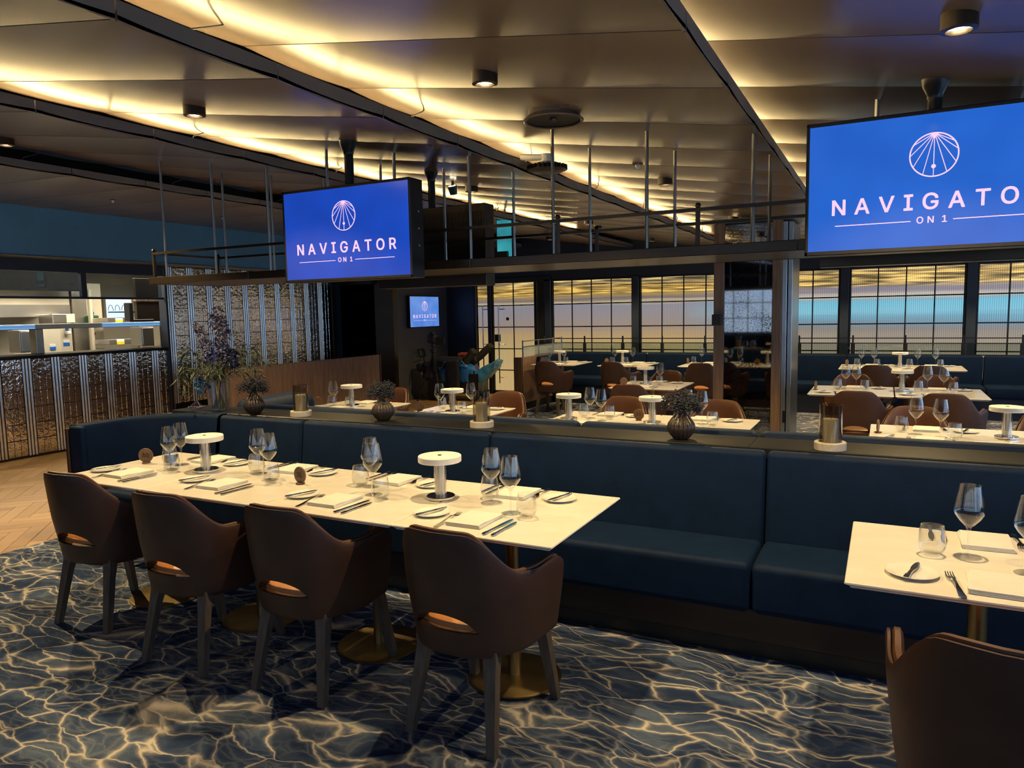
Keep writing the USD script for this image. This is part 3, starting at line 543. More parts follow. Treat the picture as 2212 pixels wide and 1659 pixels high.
part('sill', rbx(-5.2, 4.5, 12.14, 12.2, .855, .87, .003), 'black_metal', gs)
g2 = thing('frosted_screen', 'frosted glass screen with a metal rail on top of the bench end panel', 'glass screen')
for y in (10.55, 11.15, 11.75, 12.15): part('post', rbx(-5.22, -5.20, y, y + .02, .87, 1.14, .003), 'antique_frame', g2)
for a, c in ((10.57, 11.15), (11.17, 11.75), (11.77, 12.15)): part('glass_pane', bx(-5.213, -5.207, a, c, .88, 1.03), 'frost_glass', g2, smooth=False)
for z in (1.035, 1.125): part('rail', bar((-5.21, 10.55, z), (-5.21, 12.17, z), .014), 'antique_frame', g2)
# ---------------------------------------------------------------- hanging gantry over the ledge
hg = thing('hanging_canopy', 'dark bronze tray with rails hung on steel rods over the ledge', 'canopy')
YB0, YB1 = 3.95, 4.66
part('tray', rbx(-5.30, 2.9, YB0 + .01, YB1 - .01, 1.882, 1.893, .003), 'rod_bronze' if 'rod_bronze' in M else 'bronze_dark', hg)
part('fascia', [rbx(a, c, YB0, YB0 + .012, 1.88, 1.935, .003) for a, c in zip([-5.30, -4.2, -2.3, -.4], [-4.202, -2.302, -.402, 2.9])], 'bronze_dark', hg)
part('back_fascia', rbx(-5.30, 2.9, YB1 - .012, YB1, 1.88, 1.935, .003), 'bronze_dark', hg); part('end_fascia', rbx(-5.312, -5.30, YB0, YB1, 1.88, 1.935, .003), 'bronze_dark', hg)
for y, z in ((YB0 + .03, 2.125), (YB1 - .03, 2.125)): part('hand_rail', bar((-5.27, y, z), (2.9, y, z), .018, .028), 'bronze_dark', hg)
part('hand_rail', bar((-5.27, YB0 + .03, 2.125), (-5.27, YB1 - .03, 2.125), .018, .028), 'bronze_dark', hg)
for x in (-5.27, -3.35, -1.72, -.905, .6, 1.9):
    for y in (YB0 + .03, YB1 - .03):
        if (x, y) == (-.905, YB1 - .03): continue
        part('rail_post', [rbx(x - .011, x + .011, y - .011, y + .011, 1.893, 2.135, .003), lathe([(0, 2.133), (.012, 2.137), (.016, 2.148), (.012, 2.159), (0, 2.163)], 12, x, y)], 'bronze_dark', hg)
for x in np.arange(-5.145, 2.4, .565):
    for y in (YB0 + .045, YB1 - .06):
        part('hanging_rod', tube([(x, y, 1.893), (x, y, ceiling_z(x) + .008)], .0105, 8), 'rod_steel', hg)
# ---------------------------------------------------------------- televisions
def extr(poly, t): return trimesh.creation.extrude_polygon(poly, t, engine='earcut')
from shapely.geometry import Polygon, LineString, Point
from shapely.ops import unary_union
def logo_shape(R=1.):
    L = [Point(0, 0).buffer(R, 40).difference(Point(0, 0).buffer(R*.94, 40))]
    top = (0, .97*R)
    for a in (153, 182, 212, 244, 270, 303, 335, 8, 30):
        e = (R*math.cos(math.radians(a)), R*math.sin(math.radians(a)))
        L.append(LineString([top, e]).buffer(.017*R))
    L.append(Point(0, -.52*R).buffer(.095*R)); L.append(Polygon([(-.16*R, .93*R), (.16*R, .93*R), (0, .70*R)]))
    return unary_union(L).intersection(Point(0, 0).buffer(R*1.001, 40))
def letters(word, h, space, depth=.002, joined=True):
    x, out = 0., []
    for ch in word:
        m = meshkit.text_mesh(ch, h, depth, bold=True); w_ = m.bounds[1][0] - m.bounds[0][0]
        mv(m, x - m.bounds[0][0] + (space*.9 if ch == '1' and len(word) == 3 else 0), 0, 0); x += (space*.9 if ch == '1' and len(word) == 3 else 0); out.append(m); x += w_ + space
    for m in out: mv(m, -(x - space)/2, 0, 0)
    return cat_(out) if joined else out
def screen_art(o, W, H):
    """white pink logo and lettering just in front of the screen plane y=0 (facing -y)"""
    def up(m, dz, lift=.0012):
        rot(m, 90, (1, 0, 0)); return mv(m, 0, -lift, dz)
    s = W/.96
    part('logo', up(extr(logo_shape(.088*s), .0015), .092*s), 'logo_pink', o, smooth=False)
    for m in letters('NAVIGATOR', .062*s, .034*s, .0015, False): part('letter', up(m, -.122*s), 'logo_pink', o, smooth=False)
    for m in letters('ON1', .026*s, .015*s, .0015, False): part('small_letter', up(m, -.178*s), 'logo_pink', o, smooth=False)
    for sx in (-1, 1): part('underline', bx(*(sorted((sx*.075*s, sx*.36*s))), -.0028, -.0012, -.170*s, -.166*s), 'logo_pink', o, smooth=False)
def television(label, loc, rz, W=1.0, H=.582, D=.135, mat='screen_blue', pole=None, art=True, vents=False):
    t = thing('television', label, 'television', loc, rz)
    part('casing', rbx(-W/2, W/2, .006, D, -H/2, H/2, .004), 'bronze_dark' if vents else 'black_metal', t)
    part('bezel', [rbx(-W/2, W/2, 0, .012, H/2 - .016, H/2, .003), rbx(-W/2, W/2, 0, .012, -H/2, -H/2 + .018, .003), rbx(-W/2, -W/2 + .014, 0, .012, -H/2, H/2, .003), rbx(W/2 - .014, W/2, 0, .012, -H/2, H/2, .003)], 'black', t)
    sc = part('screen', bx(-W/2 + .012, W/2 - .012, .004, .008, -H/2 + .016, H/2 - .014), mat, t, smooth=False)
    if art:
        g = UsdGeom.Xform.Define(stage, str(t.GetPath()) + '/screen_graphic').GetPrim()
        UsdGeom.Xformable(g).AddTranslateOp().Set(Gf.Vec3d(0, .004, .01)); screen_art(g, W, H)
    for z in (-.1, 0, .1): part('side_screw', rot(cyl(.006, 0, .004, n=10), 90, (0, 1, 0)).apply_translation([W/2, D*.6, z]), 'steel', t)
    if vents:
        for r in range(2):
            for i in range(int(W*44)): 
                x = -W/2 + .03 + i*.0225
                if x < W/2 - .03: part('vent_slot', bx(x, x + .011, D - .001, D + .0015, H/2 - .10 - r*.062, H/2 - .055 - r*.062), 'ink', t, smooth=False)
    if pole:
        h = pole - (loc[2] + H/2 - .02)
        part('ceiling_pole', tube([(0, D*.55, H/2 - .02), (0, D*.55, H/2 - .02 + h)], .028, 14), 'black_metal', t)
        part('ceiling_collar', lathe([(0, 0), (.03, 0), (.032, .02), (.05, .055), (.055, .085), (0, .085)], 18, 0, D*.55).apply_translation([0, 0, H/2 - .02 + h - .085]), 'black_metal', t)
    return t
television('wide television showing a logo on blue, hung in front of the middle of the canopy', (-2.995, 3.60, 2.108), 0, pole=ceiling_z(-2.995))
television('wide television showing a logo on brighter blue at the right edge', (.165, 3.60, 2.118), 0, mat='screen_blue_bright', pole=ceiling_z(.165))
television('rear facing television with vent slots behind the middle of the canopy', (-3.14, 4.90, 2.105), 180, W=1.0, H=.60, pole=ceiling_z(-3.14), art=False, vents=True, mat='screen_cyan')
television('rear facing television with vent slots behind the right hand television', (.17, 4.90, 2.12), 180, W=1.06, H=.58, pole=ceiling_z(.17), art=False, vents=True, mat='screen_cyan')
television('television with a pale reflection hung on the charcoal side wall', (-7.79, 11.62, 1.64), 90, W=1.0, H=.60, D=.06, mat='screen_pale')
t = thing('display_panel', 'small cyan display hung from the ceiling beyond the televisions', 'display', (-4.17, 8.0, 2.47)); part('screen', bx(-.10, .10, -.004, 0, -.24, .25), 'screen_cyan', t, smooth=False); part('casing', rbx(-.11, .11, 0, .04, -.27, .26, .004), 'black', t); part('black_device', rbx(-.10, .06, -.05, -.004, -.20, -.13, .005), 'black', t); part('hanger', bar((0, .02, .25), (0, .02, .50), .02), 'black_metal', t)
# ---------------------------------------------------------------- ceiling fittings
def downlight(label, loc, rz=0, group=None):
    t = thing('downlight', label, 'ceiling light', loc, rz, group)
    part('housing', lathe([(.056, .04), (.056, -.058), (.040, -.062), (.037, -.050), (.037, -.03)], 24), 'bronze_dark', t)
    part('lens', lathe([(0, -.049), (.036, -.049), (.036, -.045), (0, -.045)], 20), 'lens', t); return t
wh = ['over the front table on the right', 'over the left end of the front row of tables', 'over the table at the right edge', 'over the long table numbered 19', 'over the two-seat table by the tripod', 'over the long table behind the right television', 'over the two-seat table by the wood partition', 'over the aisle before the mirrored column', 'over the small table behind table 19', 'over the long middle table on the right', 'by the glass doors', 'over the second bench table', 'over the bench behind the mirrored column', 'over the bench table right of the column', 'over the bench at the right edge', 'over the left aisle near the picture edge', 'beyond the right edge behind the ledge']
for (x, y), s_ in zip(DOWN, wh): place('downlight', downlight, 'round bronze surface downlight ' + s_, (x, y, ceiling_z(x)))
g = thing('ceiling_speaker', 'round drum shaped ceiling speaker with a dark grille near the middle of the ceiling', 'ceiling speaker', (-1.56, 3.57, ceiling_z(-1.56)))
part('drum', lathe([(.125, .03), (.135, -.03), (.150, -.046), (.158, -.052), (.150, -.058), (.140, -.054)], 40), 'ceiling_panel', g)
part('grille', lathe([(0, -.046), (.09, -.046), (.141, -.051), (.141, -.043), (0, -.038)], 36), 'black', g); part('centre_boss', lathe([(0, -.056), (.018, -.054), (.02, -.045), (0, -.042)], 14), 'bronze_dark', g)
g = thing('projector_spot', 'black ribbed disc light on a white arm fixed to the ceiling cove', 'spotlight', (-2.07, 4.62, 2.575))
part('arm', tube([(-.20, .02, .09), (-.10, .0, .075), (.02, -.02, .06)], .022, 12), 'lamp_white', g); part('knuckle', lathe([(0, .02), (.04, .02), (.04, .085), (0, .085)], 16), 'lamp_white', g)
part('disc', lathe([(0, .03), (.07, .028), (.125, .005), (.13, -.02), (.10, -.035), (0, -.037)], 36), 'black_metal', g)
for i in range(28):
    a = i*2*math.pi/28; part('cooling_rib', rot(bx(.118, .138, -.004, .004, -.02, .008), math.degrees(a), (0, 0, 1)), 'black', g, smooth=False)
def sensor(label, x, y, s=1., kind='lamp_white'):
    z = ceiling_z(x); t = thing('ceiling_sensor', label, 'sensor', (x, y, z)); part('base', lathe([(.04*s, .03), (.04*s, -.012), (.03*s, -.02), (0, -.02)], 18), 'bronze_dark', t); part('dome', lathe([(.018*s, -.019), (.018*s, -.035), (.010*s, -.046), (0, -.048)], 14), kind, t)
sensor('small white domed sensor beside the fourth ceiling rod', -1.59, 5.12); sensor('small black domed camera on the far ceiling', -3.49, 9.5, 1.8, 'black'); sensor('small white sensor on the far left ceiling', -7.2, 5.0, .7); sensor('small white sensor above the navy bulkhead', -7.4, 6.6, .7)
t = thing('track_spot', 'small black spotlight on the lit ceiling strip between two rods', 'spotlight', (-3.27, 5.35, ceiling_z(-3.27))); part('stem', tube([(0, 0, .03), (0, 0, -.06)], .012, 8), 'black_metal', t); part('head', rot(lathe([(0, 0), (.04, 0), (.03, .07), (0, .07)], 16), 200, (1, 0, 0)).apply_translation([0, -.01, -.055]), 'black_metal', t); part('lens', rot(lathe([(0, 0), (.03, 0), (.03, .003), (0, .003)], 14), 200, (1, 0, 0)).apply_translation([0, -.011, -.052]), 'lens', t)
# ---------------------------------------------------------------- chairs
def chair_shell(off, thick, zt=0., hole=True, ez=0.):
    """wrap-round back and arms: plan curve x half width .285, open to +y"""
    a, yb, yf, ex = .262, -.285, .105, 2.45; n = 33; pts = []
    th = np.linspace(0, math.pi/2, n)
    quarter = [(a*math.sin(t)**(2/ex), yb*math.cos(t)**(2/ex)) for t in th]
    line = [(a, y) for y in np.linspace(0, yf, 12)[1:]]
    fl_ = lambda y: .046*np.clip((y + .20)/.30, 0, 1)**1.5
    half = np.array(quarter + line); half[:, 0] += fl_(half[:, 1])*np.clip(half[:, 0]/.2, 0, 1); seg = np.r_[0, np.cumsum(np.linalg.norm(np.diff(half, axis=0), axis=1))]
    S = np.linspace(0, seg[-1], 30); half = np.stack([np.interp(S, seg, half[:, 0]), np.interp(S, seg, half[:, 1])], 1)
    full = np.vstack([(half*[-1, 1])[:0:-1], half]); s = np.r_[-S[:0:-1], S]; A = np.abs(s); L = S[-1]
    T = np.gradient(full, axis=0); T /= np.linalg.norm(T, axis=1)[:, None]; N = np.stack([T[:, 1], -T[:, 0]], 1)
    sm = lambda x: np.clip(x, 0, 1)**2*(3 - 2*np.clip(x, 0, 1))
    top = .832 + zt - .006*(A/.12)**2*(A < .12) - .006*(A >= .12) - .168*sm((A - .115)/(.225)) + .024*np.clip((A - .42)/(L - .42), 0, 1)**1.3
    top -= .034*np.clip((A - (L - .05))/.05, 0, 1)**2
    bot = np.full_like(top, .350 + ez) + .03*np.clip((A - .40)/(L - .40), 0, 1)
    ho = .140; ob = np.full_like(top, .452); ot = .452 + .066*np.clip(1 - (A/ho)**2, 0, 1)**.5
    inside = A < ho - 1e-6
    rows = [bot + (ob - bot)*t for t in (0, .12, .5, 1)] + [ot + (top - ot)*t for t in (0, .15, .35, .6, .8, .93, 1)]
    def pos(z, o):
        f = .885 + .115*np.clip((z - .35)/.25, 0, 1)**.8 + .02*np.clip((z - .6)/.25, 0, 1)
        P = full*f[:, None] + N*o; lean = -.045*np.clip((z - .45)/.4, 0, 1)*np.clip(1 - A/.45, 0, 1)
        return np.stack([P[:, 0], P[:, 1] + lean, z], 1)
    O = np.array([pos(z, off + (0 if 0 < i < len(rows)-1 else -thick*.25)) for i, z in enumerate(rows)]); I = np.array([pos(z, off - thick + (0 if 0 < i < len(rows)-1 else thick*.25)) for i, z in enumerate(rows)])
    R, C = len(rows), len(s); V = np.vstack([O.reshape(-1, 3), I.reshape(-1, 3)]); F = []; q = R*C
    def quad(a_, b_, c_, d_): F.extend([(a_, b_, c_), (a_, c_, d_)])
    for r in range(R-1):
        for c in range(C-1):
            k = r*C + c
            if r == 3:
                if hole and (inside[c] or inside[c+1]): continue
                if not hole or True:
                    if ot[c] - ob[c] < 1e-9 and ot[c+1] - ob[c+1] < 1e-9: continue
            quad(k, k+1, k+C+1, k+C); quad(q+k+C, q+k+C+1, q+k+1, q+k)
    for c in range(C-1):
        quad(q+c, q+c+1, c+1, c); k = (R-1)*C + c; quad(k, k+1, q+k+1, q+k)
        if hole and (inside[c] or inside[c+1]):
            k = 3*C + c; quad(k, k+1, q+k+1, q+k); k = 4*C + c; quad(q+k, q+k+1, k+1, k)
    for r in range(R-1):
        k = r*C; quad(q+k, k, k+C, q+k+C); k = r*C + C-1; quad(k, q+k, q+k+C, k+C)
    m = trimesh.Trimesh(V, F, process=False); m.merge_vertices(); m.update_faces(m.nondegenerate_faces()); return m
SH_OUT = chair_shell(0., .016); SH_IN = chair_shell(-.0150, .031, .006, True, .03)
def piping():
    v = SH_OUT.vertices; return None
def leg(x, y, x2, y2):
    P = []
    for z, xx, yy, w_, d_ in ((.37, x, y, .030, .022), (.33, x, y, .028, .020), (.27, x + (x2-x)*.22, y + (y2-y)*.22, .024, .018), (.0, x2, y2, .017, .015)):
        P.append([(xx - w_, yy - d_, z), (xx + w_, yy - d_, z), (xx + w_, yy + d_, z), (xx - w_, yy + d_, z)])
    L = [trimesh.convex.convex_hull(np.array(P[i] + P[i+1])) for i in range(3)]; return cat_(L)
def pad(a, yb, yf, layers, af):
    P = []
    for z, s_ in layers:
        for t in np.linspace(0, 2*math.pi, 48, endpoint=False):
            c, s = math.cos(t), math.sin(t); e = 2/2.6; w_ = a if s < 0 else af
            P.append((w_*s_*abs(c)**e*np.sign(c), (yf if s > 0 else -yb)*s_*abs(s)**e*np.sign(s), z))
    return trimesh.convex.convex_hull(np.array(P))
CUSH = pad(.212, -.240, .255, ((.405, .95), (.425, 1.), (.455, 1.), (.470, .975), (.477, .92), (.479, .80)), .245); BASE = pad(.214, -.228, .235, ((.335, .95), (.35, 1.), (.41, 1.)), .235)
def chair(label, loc, rz=0, group=None):
    t = thing('armchair', label, 'chair', loc, rz, group)
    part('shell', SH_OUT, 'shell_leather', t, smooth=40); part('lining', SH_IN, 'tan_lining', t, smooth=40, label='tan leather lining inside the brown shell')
    part('seat_cushion', CUSH, 'tan_leather', t, label='tan leather seat cushion showing through the slot'); part('seat_base', BASE, 'shell_leather', t)
    for sx in (-1, 1):
        part('leg', leg(sx*.150, -.175, sx*.185, -.243), 'leg_wood', t, smooth=25); part('leg', leg(sx*.175, .165, sx*.20, .235), 'leg_wood', t, smooth=25)
    return t
CH = [((-3.70, 2.46), 4, 'leftmost brown leather armchair along the front row of tables'), ((-2.87, 2.365), 2, 'second brown leather armchair from the left along the front row'), ((-2.20, 2.40), 1, 'third brown leather armchair from the left along the front row'), ((-1.385, 2.405), -3, 'fourth and nearest brown leather armchair along the front row'),
      ((.31, 2.15), -11, 'dark armchair cut off by the right edge at the near table'),
      ((-2.02, 5.84), 180, 'tan lined armchair facing us behind the left half of table 19'), ((-1.20, 5.84), 180, 'tan lined armchair facing us behind the right half of table 19'),
      ((-3.20, 5.90), 182, 'tan lined armchair facing us at the two-seat table before the tripod'), ((-4.53, 5.88), 176, 'tan lined armchair facing us at the two-seat table by the wood partition'),
      ((-2.33, 7.42), 0, 'dark backed armchair facing away at the small table behind table 19'), ((-2.38, 8.62), 180, 'tan armchair on the far side of the small table behind table 19'),
      ((-4.62, 10.42), 0, 'brown armchair facing away at the bench table by the glass doors'), ((-3.55, 10.5), -8, 'dark armchair turned slightly left at the second bench table'), ((-2.28, 10.5), 0, 'dark armchair partly hidden by the mirrored column'),
      ((-.21, 7.42), 0, 'dark armchair facing away at the left half of the long middle table'), ((.51, 7.42), -6, 'dark armchair facing away at the right half of the long middle table'),
      ((-.30, 8.66), 180, 'brown armchair on the far left side of the long middle table'), ((.50, 8.66), 180, 'brown armchair on the far right side of the long middle table'),
      ((.22, 5.88), 180, 'brown armchair facing us behind the long table left of the right lamp'), ((1.05, 5.88), 180, 'brown armchair facing us behind the long table, beyond the picture edge'),
      ((-.08, 10.6), 0, 'dark armchair facing away at the left half of the right bench table'), ((.54, 10.6), -4, 'dark armchair facing away at the right half of the right bench table')]
for (x, y), rz, lb in CH: place('chair', chair, lb, (x, y, .004), rz)
# ---------------------------------------------------------------- tables
def table(w_, d_):
    def build(label, loc, rz=0, group=None):
        t = thing('table', label, 'table', loc, rz, group)
        top = rbx(-w_/2, w_/2, -d_/2, d_/2, .728, .75, .006, 2); v = top.vertices.copy(); lo = v[:, 2] < .735; v[lo, :2] *= [1 - .03/w_, 1 - .03/d_]; top.vertices = v
        part('tabletop', top, 'marble', t); part('under_plate', rbx(-.2, .2, -.2, .2, .716, .728, .003), 'black', t)
        part('pedestal', tube([(0, 0, .016), (0, 0, .716)], .030, 20), 'brass', t); part('base_disc', lathe([(0, .018), (.06, .018), (.195, .0155), (.205, .011), (.205, .004), (0, .004)], 48), 'brass', t); return t
    return build
TB = [('A', .70, .775, -3.67, 2.722, 'leftmost marble table of the front row'), ('A2', .795, .775, -2.92, 2.722, 'second marble table from the left in the front row'), ('A3', .745, .775, -2.145, 2.722, 'third marble table from the left in the front row'), ('A4', .72, .775, -1.41, 2.722, 'rightmost marble table of the front row'),
      ('B', .78, .72, .30, 2.755, 'marble table at the near right edge'), ('B', .78, .72, 1.09, 2.755, 'marble table beyond the near right edge'),
      ('C', .76, .72, -4.41, 5.36, 'two-seat marble table by the wood partition'), ('C', .76, .72, -3.28, 5.36, 'two-seat marble table before the tripod'), ('C', .76, .72, -1.965, 5.36, 'left half of the long marble table numbered 19'), ('C', .76, .72, -1.20, 5.36, 'right half of the long marble table numbered 19'), ('C', .76, .72, .31, 5.41, 'left part of the long marble table left of the right lamp'), ('C', .76, .72, 1.07, 5.41, 'right part of the long marble table at the right edge'),
      ('D', .76, .82, -2.32, 8.0, 'small marble table behind table 19'), ('D', .755, .86, -.28, 8.02, 'left half of the long middle marble table on the right'), ('D', .755, .86, .485, 8.02, 'right half of the long middle marble table on the right'),
      ('E', .75, .84, -4.71, 11.0, 'marble bench table by the glass doors'), ('E', .75, .84, -3.57, 11.0, 'second marble bench table from the glass doors'), ('E', .75, .84, -2.36, 11.15, 'marble bench table half hidden by the mirrored column'), ('E', .75, .84, -.17, 11.18, 'left half of the marble bench table right of the column'), ('E', .75, .84, .58, 11.18, 'right half of the marble bench table right of the column'), ('E', .75, .84, 2.12, 11.18, 'marble bench table at the far right edge')]
for kd, w_, d_, x, y, lb in TB: place('table' + kd + str(w_) + str(d_), table(w_, d_), lb, (x, y, 0))
# ---------------------------------------------------------------- tableware
TZ = .7505
def wineglass(label, loc, rz=0, group=None):
    t = thing('wine_glass', label, 'wine glass', loc, rz, group)
    part('foot', lathe([(0, .0035), (.012, .0035), (.040, .0012), (.0415, .0006), (.0405, 0), (0, 0)], 32), 'glass', t)
    part('stem', lathe([(.009, .003), (.0048, .010), (.0036, .03), (.0034, .075), (.0045, .092), (.009, .102)], 12), 'glass', t)
    part('bowl', lathe([(0, .101), (.006, .102), (.016, .110), (.034, .131), (.0445, .148), (.0465, .156), (.0455, .168), (.0405, .200), (.0345, .232), (.0318, .246), (.0310, .2462), (.0337, .232), (.0396, .2), (.0444, .168), (.0453, .157), (.0435, .149), (.033, .132), (.015, .112), (0, .106)], 40), 'glass', t); return t
def tumbler(label, loc, rz=0, group=None):
    t = thing('water_glass', label, 'water glass', loc, rz, group)
    part('bowl', lathe([(0, 0), (.026, 0), (.029, .003), (.040, .024), (.0435, .036), (.0430, .048), (.0385, .085), (.0355, .104), (.0348, .1042), (.0374, .085), (.0417, .048), (.042, .037), (.0385, .026), (.027, .011), (0, .009)], 40), 'glass', t); return t
def lamp(label, loc, rz=0, group=None):
    t = thing('table_lamp', label, 'table lamp', loc, rz, group)
    part('base', lathe([(0, 0), (.064, 0), (.066, .003), (.066, .013), (.063, .016), (0, .016)], 44), 'chrome', t)
    part('clear_column', lathe([(.0285, .016), (.0285, .172)], 28), 'acrylic', t); part('white_core', lathe([(.0195, .016), (.0195, .172)], 24), 'lamp_white', t)
    for i in range(8):
        a = i*math.pi/4; part('column_flute', tube([(.0235*math.cos(a), .0235*math.sin(a), .016), (.0235*math.cos(a), .0235*math.sin(a), .172)], .0028, 6), 'acrylic', t)
    part('disc_head', lathe([(0, .172), (.097, .172), (.0995, .1745), (.0995, .1985), (.097, .2015), (0, .2015)], 56), 'lamp_white', t); part('top_button', lathe([(0, .2012), (.009, .2012), (.009, .2034), (0, .2034)], 14), 'ink', t); return t
def number_sign(label, loc, rz, num=None):
    t = thing('table_number', label, 'table number', loc, rz)
    d = lathe([(0, -.0045), (.0415, -.0045), (.0425, -.003), (.0425, .003), (.0415, .0045), (0, .0045)], 44); rot(d, 90, (1, 0, 0)); mv(d, 0, 0, .0475)
    part('disc', d, 'walnut_sign', t); part('foot', lathe([(0, 0), (.022, 0), (.023, .002), (.023, .007), (0, .008)], 26), 'walnut_sign', t)
    if num:
        m = letters(num, .024, .004, .0012); rot(m, 90, (1, 0, 0)); mv(m, 0, -.0042, .0365); part('numerals', m, 'ink', t, smooth=False, label='dark engraved numerals ' + num)
    return t
def blade(P, w, t=.0016):
    """flat tapered strip along +y: list of (y, half width, z)"""
    L = []; 
    rows = [[(-a, y, z), (a, y, z)] for y, a, z in P]
    return slab(np.array(rows), (0, 0, t))
def fork(label, loc, rz=0, group=None):
    t = thing('fork', label, 'fork', loc, rz, group)
    part('handle', blade([(0, .007, .0015), (.01, .0105, .0015), (.045, .0085, .003), (.085, .0042, .009), (.125, .0036, .013), (.140, .005, .012), (.150, .011, .009), (.160, .0125, .006)], 0, .0022), 'cutlery_steel', t)
    for i in range(4):
        x = -.0105 + i*.007; part('tine', tube([(x, .158, .0065), (x, .175, .0045), (x*.96, .195, .0075), (x*.95, .205, .011)], [.0024, .002, .0017, .001], 6), 'cutlery_steel', t)
    return t
def knife(L=.225, name='dinner_knife'):
    def build(label, loc, rz=0, group=None):
        t = thing(name, label, 'knife', loc, rz, group); h = L*.5
        part('handle', [rbx(-.006, .006, 0, h, .001, .0075, .003, 2), rbx(-.0085, .0085, -.002, .03, .001, .008, .0035, 2)], 'cutlery_steel', t)
        P = [(h - .004, .005, .003), (h + .01, .0085, .003), (h + .05*L/.225, .0095, .003), (L - .03, .009, .003), (L - .01, .006, .003), (L, .0012, .003)]
        part('blade', blade(P, 0, .0022), 'cutlery_steel', t); return t
    return build
def plate(label, loc, rz=0, group=None):
    t = thing('side_plate', label, 'plate', loc, rz, group)
    part('dish', lathe([(0, .003), (.045, .003), (.052, .0045), (.0755, .0095), (.077, .0105), (.0755, .0118), (.055, .0075), (.047, .0055), (0, .0055)], 48), 'porcelain', t); part('foot_ring', lathe([(.036, 0), (.042, 0), (.042, .004), (.036, .004)], 36), 'porcelain', t); return t
def napkin(label, loc, rz=0, group=None):
    t = thing('napkin', label, 'napkin', loc, rz, group); RS = np.random.RandomState(3)
    for k in range(3):
        xs, ys = np.linspace(-.078, .078, 14), np.linspace(-.098, .098, 16); X, Y = np.meshgrid(xs, ys, indexing='ij'); Z = .001 + k*.0048 + .0022*np.sin(Y*34 + k*1.3 + X*9) + .0012*np.sin(X*60 + k)
        e = np.maximum(np.abs(X)/.078, np.abs(Y)/.098); Z -= .002*np.clip((e - .8)/.2, 0, 1)**2
        s_ = 1 - .012*k; part('fold', slab(np.stack([X*s_ + .003*k*np.sin(Y*20), Y*s_, np.maximum(Z, .0006 + k*.0046)], -1), (0, 0, .0046)), 'napkin', t, smooth=50)
    return t
protos.clear()
DK, SK, BK = knife(.225), knife(.195, 'starter_knife'), knife(.165, 'butter_knife')
def W(label, x, y, rz=0): place('wine', wineglass, label, (x, y, TZ), rz)
def T(label, x, y): place('tumb', tumbler, label, (x, y, TZ), 0)
def LA(label, x, y): place('lamp', lamp, label, (x, y, TZ), RNG.uniform(0, 40))
def setting(x, y, d, who, full=True):
    """place setting whose napkin centre is (x,y); d=+1 diner sits on the -y side"""
    rz = 0 if d > 0 else 180
    def at(dx, dy, z=TZ): return (x + d*dx, y + d*dy, z)
    j = lambda s_: RNG.uniform(-s_, s_)
    place('napkin', napkin, 'folded napkin ' + who, at(0, 0), rz + j(3))
    place('plate', plate, 'white side plate ' + who, at(-.222 + j(.006), .02 + j(.006)), rz)
    place('bknife', BK, 'butter knife ' + who, at(-.245, -.06, TZ + .0105), rz - 17 + j(4))
    place('fork', fork, 'steel fork ' + who, at(-.10, -.145), rz + 4 + j(3))
    place('dknife', DK, 'dinner knife ' + who, at(.125, -.15), rz - 2 + j(2))
    if full: place('sknife', SK, 'smaller steel knife ' + who, at(.165, -.15), rz - 2 + j(2))
A = ['leftmost', 'second', 'third', 'rightmost']
for i, (x, y) in enumerate([(-3.695, 2.545), (-2.985, 2.56), (-2.22, 2.53), (-1.475, 2.515)]): setting(x, y, 1, f'at the {A[i]} chair side place, front row')
for i, (x, y) in enumerate([(-3.555, 2.995), (-2.895, 2.985), (-2.20, 2.985), (-1.51, 2.975)]): setting(x, y, -1, f'at the {A[i]} bench side place, front row')
for i, (x, y) in enumerate([(-3.575, 2.717), (-3.01, 2.831), (-2.249, 2.83), (-1.549, 2.80)]): W(f'wine glass on the bench side of the {A[i]} pair in the front row' if i else 'wine glass on the chair side of the leftmost pair in the front row', x, y)
for i, (x, y) in enumerate([(-3.63, 2.835), (-2.844, 2.745), (-2.136, 2.705), (-1.39, 2.676)]): W(f'wine glass on the chair side of the {A[i]} pair in the front row' if i else 'wine glass on the bench side of the leftmost pair in the front row', x, y)
for i, (x, y) in enumerate([(-3.71, 2.82), (-3.047, 2.85), (-2.309, 2.823), (-1.593, 2.86)]): T(f'stemless water glass on the bench side of the {A[i]} pair in the front row', x, y)
for i, (x, y) in enumerate([(-3.50, 2.67), (-2.763, 2.678), (-2.049, 2.644), (-1.298, 2.64)]): T(f'stemless water glass on the chair side of the {A[i]} pair in the front row', x, y)
LA('white disc table lamp near the left end of the front row', -3.347, 2.769); LA('white disc table lamp near the right end of the front row', -1.805, 2.775)
number_sign('round walnut table number 30 left of the first lamp', (-3.877, 2.786, TZ), -12 + 40, '30'); number_sign('round walnut table number 31 between the two front row lamps', (-2.624, 2.735, TZ), -8, '31')
# near right table
setting(.325, 2.535, 1, 'at the near side of the right edge table'); setting(.34, 2.995, -1, 'at the bench side of the right edge table')
W('large wine glass standing alone near the right edge table number end', .27, 2.806); W('wine glass cut off by the right edge', .425, 2.70); T('stemless water glass with cutlery seen through it on the right edge table', .163, 2.78); T('stemless water glass outside the right edge', .52, 2.66)
